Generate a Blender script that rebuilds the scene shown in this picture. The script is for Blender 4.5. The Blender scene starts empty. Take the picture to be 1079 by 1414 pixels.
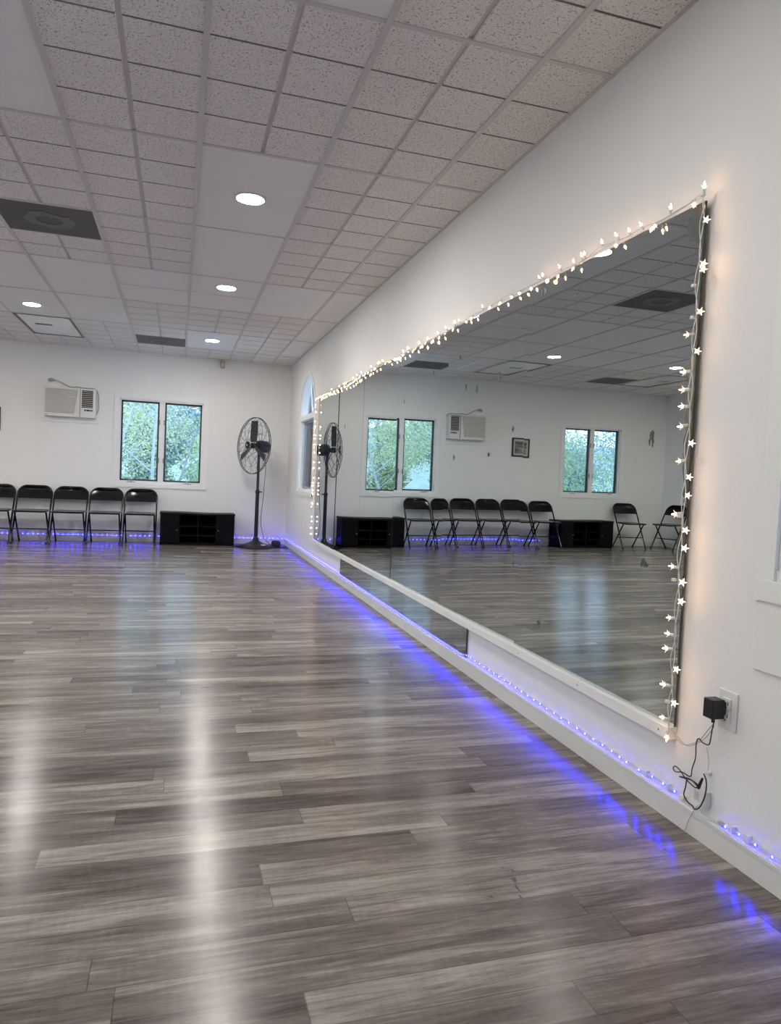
import bpy, bmesh, math, random
from mathutils import Vector, Matrix, Quaternion, noise
random.seed(7)
R = math.radians
SC = bpy.context.scene
COL = SC.collection

# ------------------------------------------------------------------ room
CAM = Vector((-1.5533, 0.0, 1.0602))
D = 10.563            # back wall
HC = 2.661            # ceiling
WX = 0.022            # plane of the mirror wall
LX = -6.78            # plane of the far side wall
FY = -3.0             # wall behind the camera
BAY = 0.6096
H4 = -0.2816
ROW0 = 2.4725
def HX(k): return H4 + (k - 4) * BAY
def RY(j): return ROW0 + j * 2 * BAY

# ------------------------------------------------------------------ materials
def sock(n, *names):
    for a in names:
        if a in n.inputs: return n.inputs[a]
def mat(name, col, rough=0.5, metal=0.0, spec=0.5, bump=0.0, bscale=60, var=0.0, vscale=8, coat=0.0):
    m = bpy.data.materials.new(name); m.use_nodes = True
    nt = m.node_tree; b = nt.nodes['Principled BSDF']
    b.inputs['Base Color'].default_value = (*col, 1); b.inputs['Roughness'].default_value = rough
    b.inputs['Metallic'].default_value = metal; b.inputs['Specular IOR Level'].default_value = spec
    if coat: b.inputs['Coat Weight'].default_value = coat; b.inputs['Coat Roughness'].default_value = .12
    tc = nt.nodes.new('ShaderNodeTexCoord')
    if var:
        n = nt.nodes.new('ShaderNodeTexNoise'); n.inputs['Scale'].default_value = vscale; n.inputs['Detail'].default_value = 5
        nt.links.new(tc.outputs['Object'], n.inputs['Vector'])
        mx = nt.nodes.new('ShaderNodeMix'); mx.data_type = 'RGBA'
        mx.inputs[6].default_value = (*[max(0, c * (1 - var)) for c in col], 1); mx.inputs[7].default_value = (*[min(1, c * (1 + var)) for c in col], 1)
        nt.links.new(n.outputs['Fac'], mx.inputs[0]); nt.links.new(mx.outputs[2], b.inputs['Base Color'])
    if bump:
        n = nt.nodes.new('ShaderNodeTexNoise'); n.inputs['Scale'].default_value = bscale; n.inputs['Detail'].default_value = 3
        nt.links.new(tc.outputs['Object'], n.inputs['Vector'])
        bp = nt.nodes.new('ShaderNodeBump'); bp.inputs['Strength'].default_value = bump; bp.inputs['Distance'].default_value = .004
        nt.links.new(n.outputs['Fac'], bp.inputs['Height']); nt.links.new(bp.outputs[0], b.inputs['Normal'])
    return m
def emit(name, col, s, base=(.8, .8, .8)):
    m = bpy.data.materials.new(name); m.use_nodes = True
    b = m.node_tree.nodes['Principled BSDF']
    b.inputs['Base Color'].default_value = (*base, 1)
    b.inputs['Emission Color'].default_value = (*col, 1); b.inputs['Emission Strength'].default_value = s
    return m

M = {}
M['wall'] = mat('wall_paint', (.86, .855, .84), .55, bump=.12, bscale=90, var=.02, vscale=2.5, spec=.3)
M['trim'] = mat('white_trim_paint', (.87, .87, .86), .4, var=.02, vscale=5)
M['base'] = mat('baseboard_paint', (.74, .735, .72), .42, var=.05, vscale=9)
M['tee'] = mat('ceiling_tee_paint', (.66, .635, .615), .5, spec=.3)
M['cut'] = mat('groove_side_shade', (.33, .31, .29), .9, spec=.1)  # darkened groove sides: shade between tile rows put into the colour
M['panel'] = mat('smooth_ceiling_panel', (.87, .855, .85), .75, var=.03, vscale=3, spec=.2)
M['black'] = mat('black_metal', (.007, .007, .008), .35, spec=.5)
M['chairblack'] = mat('black_enamel', (.0045, .0045, .005), .20, spec=.5)
M['rubber'] = mat('black_rubber', (.015, .015, .015), .7)
M['cab'] = mat('black_laminate', (.004, .0045, .006), .6, spec=.10, var=.15, vscale=20)
M['cabtop'] = mat('black_top', (.005, .005, .007), .5, spec=.15)
M['fanblue'] = mat('dark_blue_enamel', (.014, .02, .034), .3)
M['wire'] = mat('guard_wire', (.03, .035, .05), .35, metal=.3)
M['sash'] = mat('bronze_sash', (.05, .052, .058), .4)
M['sashgrey'] = mat('glass_reflection_sash', (.30, .34, .40), .3)  # grey-blue imitates glass reflecting the outside at a shallow angle
M['steel'] = mat('grey_metal', (.35, .35, .36), .35, metal=.8)
M['plastic'] = mat('white_plastic', (.76, .76, .74), .35)
M['acbody'] = mat('ivory_plastic', (.78, .775, .75), .4)
M['acgrill'] = mat('beige_louver', (.60, .585, .55), .5)
M['dark'] = mat('dark_recess', (.03, .03, .032), .6)
M['tan'] = mat('tan_plastic', (.50, .46, .39), .5)
M['slot'] = mat('slot_dark', (.06, .055, .05), .6)
M['cordw'] = mat('white_cable', (.72, .72, .71), .4)
M['cordb'] = mat('black_cable', (.012, .012, .012), .45)
M['cordg'] = mat('grey_cable', (.42, .41, .40), .5)
M['tape'] = mat('clear_led_tape', (.66, .67, .72), .3)
M['vent'] = mat('dark_grey_vent', (.105, .10, .10), .6, var=.25, vscale=7)
M['ventring'] = mat('dusty_ring', (.19, .185, .18), .7, var=.3, vscale=14)
M['frame'] = mat('picture_frame', (.02, .02, .02), .4)
M['matte'] = mat('picture_mat', (.55, .54, .52), .7)
M['desilver'] = mat('bare_mirror_backing', (.085, .10, .095), .25, var=.3, vscale=40)
M['stain'] = mat('mirror_spot', (.07, .075, .07), .4, var=.3, vscale=80)
M['edge'] = mat('mirror_edge', (.05, .07, .06), .3)
M['bark'] = mat('tree_bark', (.25, .25, .26), .9, var=.4, vscale=6)
M['paleb'] = mat('pale_bark', (.40, .41, .43), .9, var=.35, vscale=9)
M['ground'] = mat('outdoor_grass', (.16, .24, .10), .9, var=.4, vscale=3)
M['lens'] = emit('lamp_lens', (1.0, .965, .89), 150.0)
M['lens_soft'] = emit('lamp_lens_soft', (1.0, .965, .89), 85.0)
M['led_back'] = emit('blue_led_pale', (.0055, .0055, 1.0), 230.0)
M['led'] = emit('blue_led', (.0017, .0016, 1.0), 420.0)
M['fairy'] = emit('warm_bulb', (1.0, .55, .26), 14.0)
M['glare_star'] = emit('warm_glare_star', (1.0, .68, .48), .62)  # glowing star added round each bulb to imitate its glare
M['sticker'] = mat('white_sticker', (.75, .75, .76), .5)

def leafmat(name, c1, c2):  # leaf tones kept pale: the haze outside is put into the colour
    m = bpy.data.materials.new(name); m.use_nodes = True; nt = m.node_tree
    b = nt.nodes['Principled BSDF']; b.inputs['Roughness'].default_value = .6
    g = nt.nodes.new('ShaderNodeNewGeometry'); mx = nt.nodes.new('ShaderNodeMix'); mx.data_type = 'RGBA'
    mx.inputs[6].default_value = (*c1, 1); mx.inputs[7].default_value = (*c2, 1)
    nt.links.new(g.outputs['Random Per Island'], mx.inputs[0]); nt.links.new(mx.outputs[2], b.inputs['Base Color'])
    t = nt.nodes.new('ShaderNodeBsdfTranslucent'); nt.links.new(mx.outputs[2], t.inputs['Color'])
    ms = nt.nodes.new('ShaderNodeMixShader'); ms.inputs[0].default_value = .4
    nt.links.new(b.outputs[0], ms.inputs[1]); nt.links.new(t.outputs[0], ms.inputs[2])
    nt.links.new(ms.outputs[0], nt.nodes['Material Output'].inputs['Surface'])
    return m
M['leaf_yellow'] = leafmat('yellow_green_leaf', (.42, .48, .27), (.66, .70, .46))
M['leaf_green'] = leafmat('fresh_green_leaf', (.24, .37, .19), (.46, .60, .34))
M['leaf_grey'] = leafmat('grey_green_leaf', (.28, .37, .36), (.48, .58, .56))

def glassmat():
    m = bpy.data.materials.new('window_glass'); m.use_nodes = True; nt = m.node_tree
    nt.nodes.remove(nt.nodes['Principled BSDF'])
    t = nt.nodes.new('ShaderNodeBsdfTransparent'); t.inputs[0].default_value = (.86, .92, .98, 1)
    g = nt.nodes.new('ShaderNodeBsdfGlossy'); g.inputs['Roughness'].default_value = .02
    f = nt.nodes.new('ShaderNodeFresnel'); f.inputs[0].default_value = 1.35
    ms = nt.nodes.new('ShaderNodeMixShader')
    nt.links.new(f.outputs[0], ms.inputs[0]); nt.links.new(t.outputs[0], ms.inputs[1]); nt.links.new(g.outputs[0], ms.inputs[2])
    nt.links.new(ms.outputs[0], nt.nodes['Material Output'].inputs['Surface'])
    return m
M['glass'] = glassmat()
def mirrormat(name, c):
    m = mat(name, c, .0, metal=1.0)
    return m
M['mirror'] = mirrormat('aged_mirror_glass', (.575, .63, .615))
M['acrylic'] = mat('troffer_lens', (.80, .82, .84), .25, bump=.15, bscale=160, spec=1.0, coat=1.0)

def tilemat():
    m = bpy.data.materials.new('fissured_ceiling_tile'); m.use_nodes = True; nt = m.node_tree; L = nt.links
    b = nt.nodes['Principled BSDF']; b.inputs['Roughness'].default_value = .9; b.inputs['Specular IOR Level'].default_value = .1
    tc = nt.nodes.new('ShaderNodeTexCoord')
    mp = nt.nodes.new('ShaderNodeMapping'); mp.inputs['Scale'].default_value = (1, 1, .0)
    L.new(tc.outputs['Object'], mp.inputs['Vector'])
    # worm-like fissures: thin band of a noise, gated by a second noise
    n1 = nt.nodes.new('ShaderNodeTexNoise'); n1.inputs['Scale'].default_value = 62; n1.inputs['Detail'].default_value = 3; n1.inputs['Distortion'].default_value = .6
    n2 = nt.nodes.new('ShaderNodeTexNoise'); n2.inputs['Scale'].default_value = 120; n2.inputs['Detail'].default_value = 2
    L.new(mp.outputs[0], n1.inputs['Vector']); L.new(mp.outputs[0], n2.inputs['Vector'])
    def mth(op, a=None, bb=None):
        n = nt.nodes.new('ShaderNodeMath'); n.operation = op
        for i, v in enumerate((a, bb)):
            if v is None: continue
            if isinstance(v, (int, float)): n.inputs[i].default_value = v
            else: L.new(v, n.inputs[i])
        return n.outputs[0]
    d = mth('ABSOLUTE', mth('SUBTRACT', n1.outputs['Fac'], .5))
    worm = mth('LESS_THAN', d, .026)
    gate = mth('GREATER_THAN', n2.outputs['Fac'], .535)
    spot = mth('GREATER_THAN', n2.outputs['Fac'], .68)
    k = mth('MAXIMUM', mth('MULTIPLY', worm, gate), spot)
    k = mth('MULTIPLY', k, .78)
    n3 = nt.nodes.new('ShaderNodeTexNoise'); n3.inputs['Scale'].default_value = 1.3
    L.new(tc.outputs['Object'], n3.inputs['Vector'])
    mx = nt.nodes.new('ShaderNodeMix'); mx.data_type = 'RGBA'
    mx.inputs[6].default_value = (.84, .805, .775, 1); mx.inputs[7].default_value = (.90, .87, .84, 1)
    L.new(n3.outputs['Fac'], mx.inputs[0])
    m2 = nt.nodes.new('ShaderNodeMix'); m2.data_type = 'RGBA'; m2.inputs[7].default_value = (.17, .16, .155, 1)
    L.new(k, m2.inputs[0]); L.new(mx.outputs[2], m2.inputs[6]); L.new(m2.outputs[2], b.inputs['Base Color'])
    bp = nt.nodes.new('ShaderNodeBump'); bp.inputs['Strength'].default_value = .3; bp.inputs['Distance'].default_value = .002
    L.new(n2.outputs['Fac'], bp.inputs['Height']); L.new(bp.outputs[0], b.inputs['Normal'])
    return m
M['tile'] = tilemat()

def floormat():
    m = bpy.data.materials.new('grey_brown_laminate'); m.use_nodes = True; nt = m.node_tree; L = nt.links
    b = nt.nodes['Principled BSDF']
    tc = nt.nodes.new('ShaderNodeTexCoord'); sp = nt.nodes.new('ShaderNodeSeparateXYZ'); L.new(tc.outputs['Object'], sp.inputs[0])
    X, Y = sp.outputs[0], sp.outputs[1]
    def mth(op, a=None, bb=None, c=None):
        n = nt.nodes.new('ShaderNodeMath'); n.operation = op
        for i, v in enumerate((a, bb, c)):
            if v is None: continue
            if isinstance(v, (int, float)): n.inputs[i].default_value = v
            else: L.new(v, n.inputs[i])
        return n.outputs[0]
    def wn(a, bb=None):
        n = nt.nodes.new('ShaderNodeTexWhiteNoise'); n.noise_dimensions = '2D'
        cx = nt.nodes.new('ShaderNodeCombineXYZ'); L.new(a, cx.inputs[0])
        if bb is not None: L.new(bb, cx.inputs[1])
        L.new(cx.outputs[0], n.inputs['Vector']); return n.outputs['Value']
    RW = .0992
    v = mth('DIVIDE', mth('SUBTRACT', Y, 1.577), RW); row = mth('FLOOR', v); fv = mth('FRACT', v)
    off = mth('MULTIPLY', wn(row), 1.3)
    u = mth('DIVIDE', mth('ADD', X, off), 1.16); colm = mth('FLOOR', u); fu = mth('FRACT', u)
    tone = wn(row, colm)
    def grain(sx, sy, detail, dist=0.0, rough=.6, seed=0):
        cx = nt.nodes.new('ShaderNodeCombineXYZ')
        L.new(mth('MULTIPLY', X, sx), cx.inputs[0]); L.new(mth('MULTIPLY', Y, sy), cx.inputs[1]); L.new(mth('ADD', mth('MULTIPLY', tone, 37.0), seed), cx.inputs[2])
        n = nt.nodes.new('ShaderNodeTexNoise'); n.inputs['Scale'].default_value = 1; n.inputs['Detail'].default_value = detail; n.inputs['Roughness'].default_value = rough; n.inputs['Distortion'].default_value = dist
        L.new(cx.outputs[0], n.inputs['Vector']); return n.outputs['Fac']
    g1 = grain(1.5, 15, 4, .5); g2 = grain(7, 120, 5, .8, .7, 3); g3 = grain(75, 14, 2, .4, .5, 9); g4 = grain(3.2, 34, 5, 1.4, .65, 5)
    t = mth('ADD', mth('MULTIPLY', tone, .40), mth('MULTIPLY', mth('SUBTRACT', g1, .5), 1.35))
    t = mth('ADD', t, mth('MULTIPLY', mth('SUBTRACT', g4, .5), .85))
    t = mth('ADD', t, mth('MULTIPLY', mth('SUBTRACT', g2, .5), .55))
    t = mth('ADD', t, mth('MULTIPLY', mth('SUBTRACT', g3, .5), .16))
    t = mth('ADD', t, .17)
    cr = nt.nodes.new('ShaderNodeValToRGB'); e = cr.color_ramp.elements
    e[0].position = 0.0; e[0].color = FLOOR_DARK; e[1].position = .92; e[1].color = FLOOR_LIGHT
    q = e.new(.42); q.color = FLOOR_MID
    L.new(t, cr.inputs[0])
    seam = mth('MAXIMUM', mth('LESS_THAN', fv, .022), mth('LESS_THAN', fu, .0022))
    mx = nt.nodes.new('ShaderNodeMix'); mx.data_type = 'RGBA'; mx.inputs[7].default_value = (.03, .026, .023, 1)
    L.new(mth('MULTIPLY', seam, .55), mx.inputs[0]); L.new(cr.outputs[0], mx.inputs[6]); L.new(mx.outputs[2], b.inputs['Base Color'])
    ro = mth('ADD', mth('MULTIPLY', g2, .09), .186)
    ta = nt.nodes.new('ShaderNodeCombineXYZ'); ta.inputs[1].default_value = 1.0     # fine grooves run along the boards
    L.new(ta.outputs[0], b.inputs['Tangent']); b.inputs['Anisotropic'].default_value = .58
    L.new(ro, b.inputs['Roughness'])
    b.inputs['Specular IOR Level'].default_value = .40
    h = mth('SUBTRACT', mth('MULTIPLY', g2, .3), mth('MULTIPLY', seam, .4))
    bp = nt.nodes.new('ShaderNodeBump'); bp.inputs['Strength'].default_value = .10; bp.inputs['Distance'].default_value = .001
    L.new(h, bp.inputs['Height']); L.new(bp.outputs[0], b.inputs['Normal'])
    return m
FLOOR_DARK = (.070, .056, .048, 1); FLOOR_MID = (.20, .166, .144, 1); FLOOR_LIGHT = (.48, .435, .385, 1)
M['floor'] = floormat()

def artmat():
    m = bpy.data.materials.new('landscape_print'); m.use_nodes = True; nt = m.node_tree; L = nt.links
    b = nt.nodes['Principled BSDF']; b.inputs['Roughness'].default_value = .3
    tc = nt.nodes.new('ShaderNodeTexCoord'); mp = nt.nodes.new('ShaderNodeMapping'); mp.inputs['Scale'].default_value = (5, 5, 22)
    n = nt.nodes.new('ShaderNodeTexNoise'); n.inputs['Scale'].default_value = 1; n.inputs['Detail'].default_value = 4
    cr = nt.nodes.new('ShaderNodeValToRGB'); cr.color_ramp.elements[0].position = .38; cr.color_ramp.elements[0].color = (.05, .05, .05, 1)
    cr.color_ramp.elements[1].position = .66; cr.color_ramp.elements[1].color = (.42, .38, .36, 1)
    L.new(tc.outputs['Object'], mp.inputs['Vector']); L.new(mp.outputs[0], n.inputs['Vector']); L.new(n.outputs['Fac'], cr.inputs[0]); L.new(cr.outputs[0], b.inputs['Base Color'])
    return m
M['art'] = artmat()

# ------------------------------------------------------------------ mesh builder
class MB:
    def __init__(s): s.v = []; s.f = []; s.m = []
    def add(s, vs, fs, mi=0):
        o = len(s.v); s.v += [tuple(p) for p in vs]
        for f in fs: s.f.append([i + o for i in f]); s.m.append(mi)
        return s
    def box(s, a, b, mi=0, T=None):
        x0, x1 = sorted((a[0], b[0])); y0, y1 = sorted((a[1], b[1])); z0, z1 = sorted((a[2], b[2]))
        v = [Vector(p) for p in ((x0,y0,z0),(x1,y0,z0),(x1,y1,z0),(x0,y1,z0),(x0,y0,z1),(x1,y0,z1),(x1,y1,z1),(x0,y1,z1))]
        if T: v = [T @ p for p in v]
        return s.add(v, [(3,2,1,0),(4,5,6,7),(0,1,5,4),(1,2,6,5),(2,3,7,6),(3,0,4,7)], mi)
    def tube(s, pts, r, n=8, mi=0, closed=False, cap=True, sq=1.0):
        P = [Vector(p) for p in pts]; N = len(P)
        rs = r if isinstance(r, (list, tuple)) else [r] * N
        tan = []
        for i in range(N):
            a = P[(i-1) % N] if (closed or i > 0) else P[i]; c = P[(i+1) % N] if (closed or i < N-1) else P[i]
            t = (c - a); tan.append(t.normalized() if t.length > 1e-9 else Vector((0,0,1)))
        up = Vector((0,0,1)) if abs(tan[0].z) < .9 else Vector((1,0,0))
        nrm = (up - tan[0] * up.dot(tan[0])).normalized()
        vs = []
        for i in range(N):
            if i:
                nrm = (nrm - tan[i] * nrm.dot(tan[i])); nrm = nrm.normalized() if nrm.length > 1e-6 else tan[i].orthogonal().normalized()
            bi = tan[i].cross(nrm)
            for k in range(n):
                a = 2 * math.pi * k / n
                vs.append(P[i] + (nrm * math.cos(a) + bi * math.sin(a) * sq) * rs[i])
        fs = []
        for i in range(N if closed else N-1):
            j = (i+1) % N
            for k in range(n):
                l = (k+1) % n
                fs.append((i*n+k, i*n+l, j*n+l, j*n+k))
        if cap and not closed:
            fs.append(tuple(range(n-1, -1, -1))); fs.append(tuple((N-1)*n + k for k in range(n)))
        return s.add(vs, fs, mi)
    def lathe(s, prof, n=24, mi=0, T=None):
        vs = []
        for (r, z) in prof:
            for k in range(n):
                a = 2 * math.pi * k / n
                p = Vector((r * math.cos(a), r * math.sin(a), z)); vs.append(T @ p if T else p)
        fs = []
        for i in range(len(prof)-1):
            for k in range(n):
                l = (k+1) % n
                fs.append((i*n+k, i*n+l, (i+1)*n+l, (i+1)*n+k))
        fs.append(tuple(range(n-1, -1, -1))); fs.append(tuple((len(prof)-1)*n + k for k in range(n)))
        return s.add(vs, fs, mi)
    def prism(s, poly, off, mi=0):
        """poly: list of 3-D points (planar), extruded by vector off"""
        n = len(poly); off = Vector(off)
        vs = [Vector(p) for p in poly] + [Vector(p) + off for p in poly]
        fs = [tuple(range(n-1, -1, -1)), tuple(range(n, 2*n))] + [(i, (i+1) % n, n + (i+1) % n, n + i) for i in range(n)]
        return s.add(vs, fs, mi)
    def build(s, name, m, parent=None, smooth=False, bevel=0.0, kind=None, loc=None):
        me = bpy.data.meshes.new(name); me.from_pydata(s.v, [], s.f)
        ms = m if isinstance(m, (list, tuple)) else [m]
        for q in ms: me.materials.append(M[q] if isinstance(q, str) else q)
        if len(ms) > 1: me.polygons.foreach_set('material_index', s.m)
        bm = bmesh.new(); bm.from_mesh(me); bmesh.ops.recalc_face_normals(bm, faces=bm.faces[:]); bm.to_mesh(me); bm.free()
        if smooth:
            me.shade_smooth() if hasattr(me, 'shade_smooth') else None
            me.set_sharp_from_angle(angle=R(38))
        o = bpy.data.objects.new(name, me); COL.objects.link(o)
        if parent is not None: o.parent = parent
        if loc: o.location = loc
        if bevel:
            b = o.modifiers.new('soft_edges', 'BEVEL'); b.width = bevel; b.segments = 2; b.limit_method = 'ANGLE'
        if kind: o['kind'] = kind
        return o
def thing(name, label, cat, loc=(0,0,0), rz=0.0, group=None, kind=None):
    o = bpy.data.objects.new(name, None); COL.objects.link(o); o.location = loc; o.rotation_euler = (0, 0, rz)
    o.empty_display_size = .05
    return tag(o, label, cat, group, kind)
def tag(o, label, cat, group=None, kind=None):
    o['label'] = label
    if cat: o['category'] = cat
    if group: o['group'] = group
    if kind: o['kind'] = kind
    return o
KIDS = {}
def copy_tree(o, parent=None):
    c = o.copy(); COL.objects.link(c)
    if parent is not None: c.parent = parent
    for ch in [q for q in COL.objects if q.parent == o]:
        copy_tree(ch, c)
    return c
def struct(o, label=None):
    o['kind'] = 'structure'
    if label: o['label'] = label
    return o
def smoothpath(pts, n=6):
    P = [Vector(p) for p in pts]; out = []
    for i in range(len(P)-1):
        p0 = P[max(0, i-1)]; p1 = P[i]; p2 = P[i+1]; p3 = P[min(len(P)-1, i+2)]
        for k in range(n):
            t = k / n
            out.append(.5 * ((2*p1) + (p2-p0)*t + (2*p0-5*p1+4*p2-p3)*t*t + (3*p1-p0-3*p2+p3)*t**3))
    out.append(P[-1]); return out
ORD = ['first','second','third','fourth','fifth','sixth','seventh','eighth','ninth','tenth','eleventh','twelfth','thirteenth','fourteenth','fifteenth','sixteenth','seventeenth']

# ------------------------------------------------------------------ shell: floor, walls
struct(MB().box((LX-.15, FY-.15, -.1), (WX+.15, D+.15, 0)).build('floor', 'floor'), 'grey-brown plank laminate floor')

def wall_cells(axis, c0, c1, u0, u1, z0, z1, holes):
    """a wall slab with rectangular openings: axis 'x' = plane of constant x spanning y; 'y' = plane of constant y spanning x"""
    us = sorted({u0, u1, *[h[0] for h in holes], *[h[1] for h in holes]}); zs = sorted({z0, z1, *[h[2] for h in holes], *[h[3] for h in holes]})
    b = MB()
    for i in range(len(us)-1):
        for j in range(len(zs)-1):
            um, zm = (us[i]+us[i+1])/2, (zs[j]+zs[j+1])/2
            if any(h[0] < um < h[1] and h[2] < zm < h[3] for h in holes): continue
            if axis == 'x': b.box((c0, us[i], zs[j]), (c1, us[i+1], zs[j+1]))
            else: b.box((us[i], c0, zs[j]), (us[i+1], c1, zs[j+1]))
    return b
# openings
W1 = (-2.355, -1.225, .835, 2.005)      # back wall window (x0,x1,z0,z1)
W2 = (-5.845, -4.745, .885, 2.015)      # second back wall window (seen in the mirror)
AR = (8.56, 9.62, .845, 1.80)           # arched window, opening y0,y1,z0, spring line
ARC = (AR[0]+AR[1])/2; ARR = (AR[1]-AR[0])/2
NW = (.42, 1.527, .828, 1.80)           # window beside the outlet
NWC = (NW[0]+NW[1])/2; NWR = (NW[1]-NW[0])/2
struct(wall_cells('y', D, D+.15, LX, WX+.15, 0, HC+.1, [W1, W2]).build('wall_back', 'wall'), 'white back wall with two windows')
def arch_wall(b, y0, y1, zs, r):
    """fills the corners above a half-round window head"""
    yc = (y0+y1)/2; n = 14
    for sgn in (-1, 1):
        for k in range(n):
            a0 = math.pi/2 * k/n; a1 = math.pi/2 * (k+1)/n
            p0 = (yc + sgn*r*math.cos(a0), zs + r*math.sin(a0)); p1 = (yc + sgn*r*math.cos(a1), zs + r*math.sin(a1))
            b.prism([(WX, p0[0], p0[1]), (WX, p1[0], p1[1]), (WX, p1[0], zs+r), (WX, p0[0], zs+r)], (.15, 0, 0))
wr = wall_cells('x', WX, WX+.15, FY, D, 0, HC+.1, [(AR[0], AR[1], AR[2], AR[3]+ARR), (NW[0], NW[1], NW[2], NW[3]+NWR)])
arch_wall(wr, AR[0], AR[1], AR[3], ARR); arch_wall(wr, NW[0], NW[1], NW[3], NWR)
struct(wr.build('wall_right', 'wall'), 'white wall that carries the long mirror')
struct(wall_cells('x', LX-.15, LX, FY, D, 0, HC+.1, [(5.2, 6.3, .85, 2.05), (1.5, 2.6, .85, 2.05)]).build('wall_left', 'wall'), 'white wall opposite the mirror')
struct(wall_cells('y', FY-.15, FY, LX-.15, WX+.15, 0, HC+.1, []).build('wall_front', 'wall'), 'white wall behind the viewer')

# baseboards
bb = MB(); bb.box((0, FY, 0), (WX, D, .083)); bb.box((-.003, FY, .066), (0, D, .080))
struct(bb.build('baseboard_right', 'base', bevel=.0015), 'white ledge baseboard under the mirror')
struct(MB().box((LX, D-.02, 0), (0, D, .08)).build('baseboard_back', 'base', bevel=.002), 'white baseboard along the back wall')
struct(MB().box((LX, FY, 0), (LX+.02, D-.02, .08)).build('baseboard_left', 'base', bevel=.002), 'white baseboard opposite the mirror')

# ------------------------------------------------------------------ ceiling: scored lay-in tiles, smooth panels, suspension grid
SMOOTH = {(2,-1),(2,1),(2,2),(2,3),(2,5),(1,3),(3,3),(4,3),(4,4),(4,5),(0,0),(0,3),(0,4),(-1,3),(-1,4),(-2,3),(-2,4),(-3,3),(-4,3),(-4,4),(-5,3),(-3,4)}
HALF = {(2,3),(1,3)}
VENTS = [(0,2,0),(1,5,1),(-4,5,1)]
TROF = [(-1,5),(-5,5)]
cb = MB()
gb = MB()
kmin = -8
for k in range(kmin, 5):
    x0, x1 = max(LX, HX(k)), (HX(k+1) if k < 4 else WX)
    if x1 <= LX: continue
    for j in range(-5, 7):
        y0, y1 = max(FY, RY(j)), min(D, RY(j+1))
        if y1 <= y0: continue
        for h in range(4):
            ya, yb = RY(j) + h*.3048, RY(j) + (h+1)*.3048
            ya, yb = max(ya, y0), min(yb, y1)
            if yb - ya < .01: continue
            if (k, j) in SMOOTH:
                cb.box((x0, ya, HC), (x1, yb, HC+.02), 1); continue
            cb.box((x0, ya, HC+.0095), (x1, yb, HC+.02), 2)
            cols = [(x0, x1)] if k == 4 else [(x0, HX(k)+.3048), (HX(k)+.3048, x1)]
            for ci, (xa, xb) in enumerate(cols):
                if xb - xa < .03: continue
                gl = .012 if ci == 0 else .013; gr = .013 if ci == 0 else .012
                if k == 4: gl, gr = .012, .004
                a, b_, c, d = xa+gl, xb-gr, ya+.0055, yb-.0055
                e = .003
                vs = [(a,c,HC),(b_,c,HC),(b_,d,HC),(a,d,HC),(a-e,c-e,HC+.010),(b_+e,c-e,HC+.010),(b_+e,d+e,HC+.010),(a-e,d+e,HC+.010)]
                cb.add(vs, [(0,1,2,3),(1,5,6,2),(3,7,4,0)], 0); cb.add(vs, [(0,4,5,1),(2,6,7,3)], 3)  # groove sides across the room get the painted shade colour
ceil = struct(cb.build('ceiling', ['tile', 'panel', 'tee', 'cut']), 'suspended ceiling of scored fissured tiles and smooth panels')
# runners (along the room) and cross tees
for k in range(kmin, 5):
    if HX(k) < LX: continue
    gb.box((HX(k)-.012, FY, HC-.007), (HX(k)+.012, D, HC+.004))
for j in range(-4, 7):
    for k in range(kmin, 5):
        x0, x1 = max(LX, HX(k)), (HX(k+1) if k < 4 else WX)
        if x1 - x0 < .05: continue
        fl = (k, j) in SMOOTH and (k, j-1) in SMOOTH
        w = .006 if fl else .011
        gb.box((x0+.012, RY(j)-w, HC-.004), (x1-.012*(k < 4), RY(j)+w, HC+.004))
        if (k, j) in HALF: gb.box((x0+.012, RY(j)+BAY-.006, HC-.0025), (x1-.012, RY(j)+BAY+.006, HC+.004))
        if (k, j) in [(v[0], v[1]) for v in VENTS]: gb.box((x0+.012, RY(j)+BAY-.011, HC-.0025), (x1-.012, RY(j)+BAY+.011, HC+.004))
gb.box((WX-.018, FY, HC-.002), (WX, D, HC+.003)); gb.box((LX, D-.018, HC-.002), (WX, D, HC+.003))
struct(gb.build('grid', 'tee', parent=ceil))
struct(MB().box((LX-.15, FY-.15, HC+.02), (WX+.15, D+.15, HC+.12)).build('ceiling_slab', 'panel', parent=ceil))

# recessed lights
def can_light(x, y, label, lensm='lens'):
    t = thing('ceiling_light', label, 'ceiling light', (x, y, HC), 0, 'round recessed ceiling lights')
    b = MB(); n = 32
    prof = [(.098, .0), (.098, -.004), (.092, -.008), (.080, -.008), (.076, -.003), (.076, .0)]
    vs = []; fs = []
    for (r, z) in prof:
        for q in range(n): vs.append((r*math.cos(2*math.pi*q/n), r*math.sin(2*math.pi*q/n), z))
    for i in range(len(prof)-1):
        for q in range(n): fs.append((i*n+q, i*n+(q+1) % n, (i+1)*n+(q+1) % n, (i+1)*n+q))
    b.add(vs, fs); b.build('trim_ring', 'plastic', t, smooth=True)
    l = MB().lathe([(.0765, -.0045), (.0765, -.0065)], 32); l.build('lens', lensm, t)
    return t
XL = -1.196
can_light(XL, 4.30, 'lit round recessed ceiling light closest to the camera, alone in a smooth panel')
can_light(XL, 6.435, 'lit round recessed ceiling light in the smooth strip, second along the mirror side')
can_light(XL, 9.10, 'lit round recessed ceiling light closest to the white detector on the back wall')
can_light(-3.025, 8.03, 'lit round recessed ceiling light right in front of the fluorescent troffer')
can_light(-4.85, 8.0, 'lit round recessed ceiling light seen in the mirror beside its peeling edge')
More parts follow.
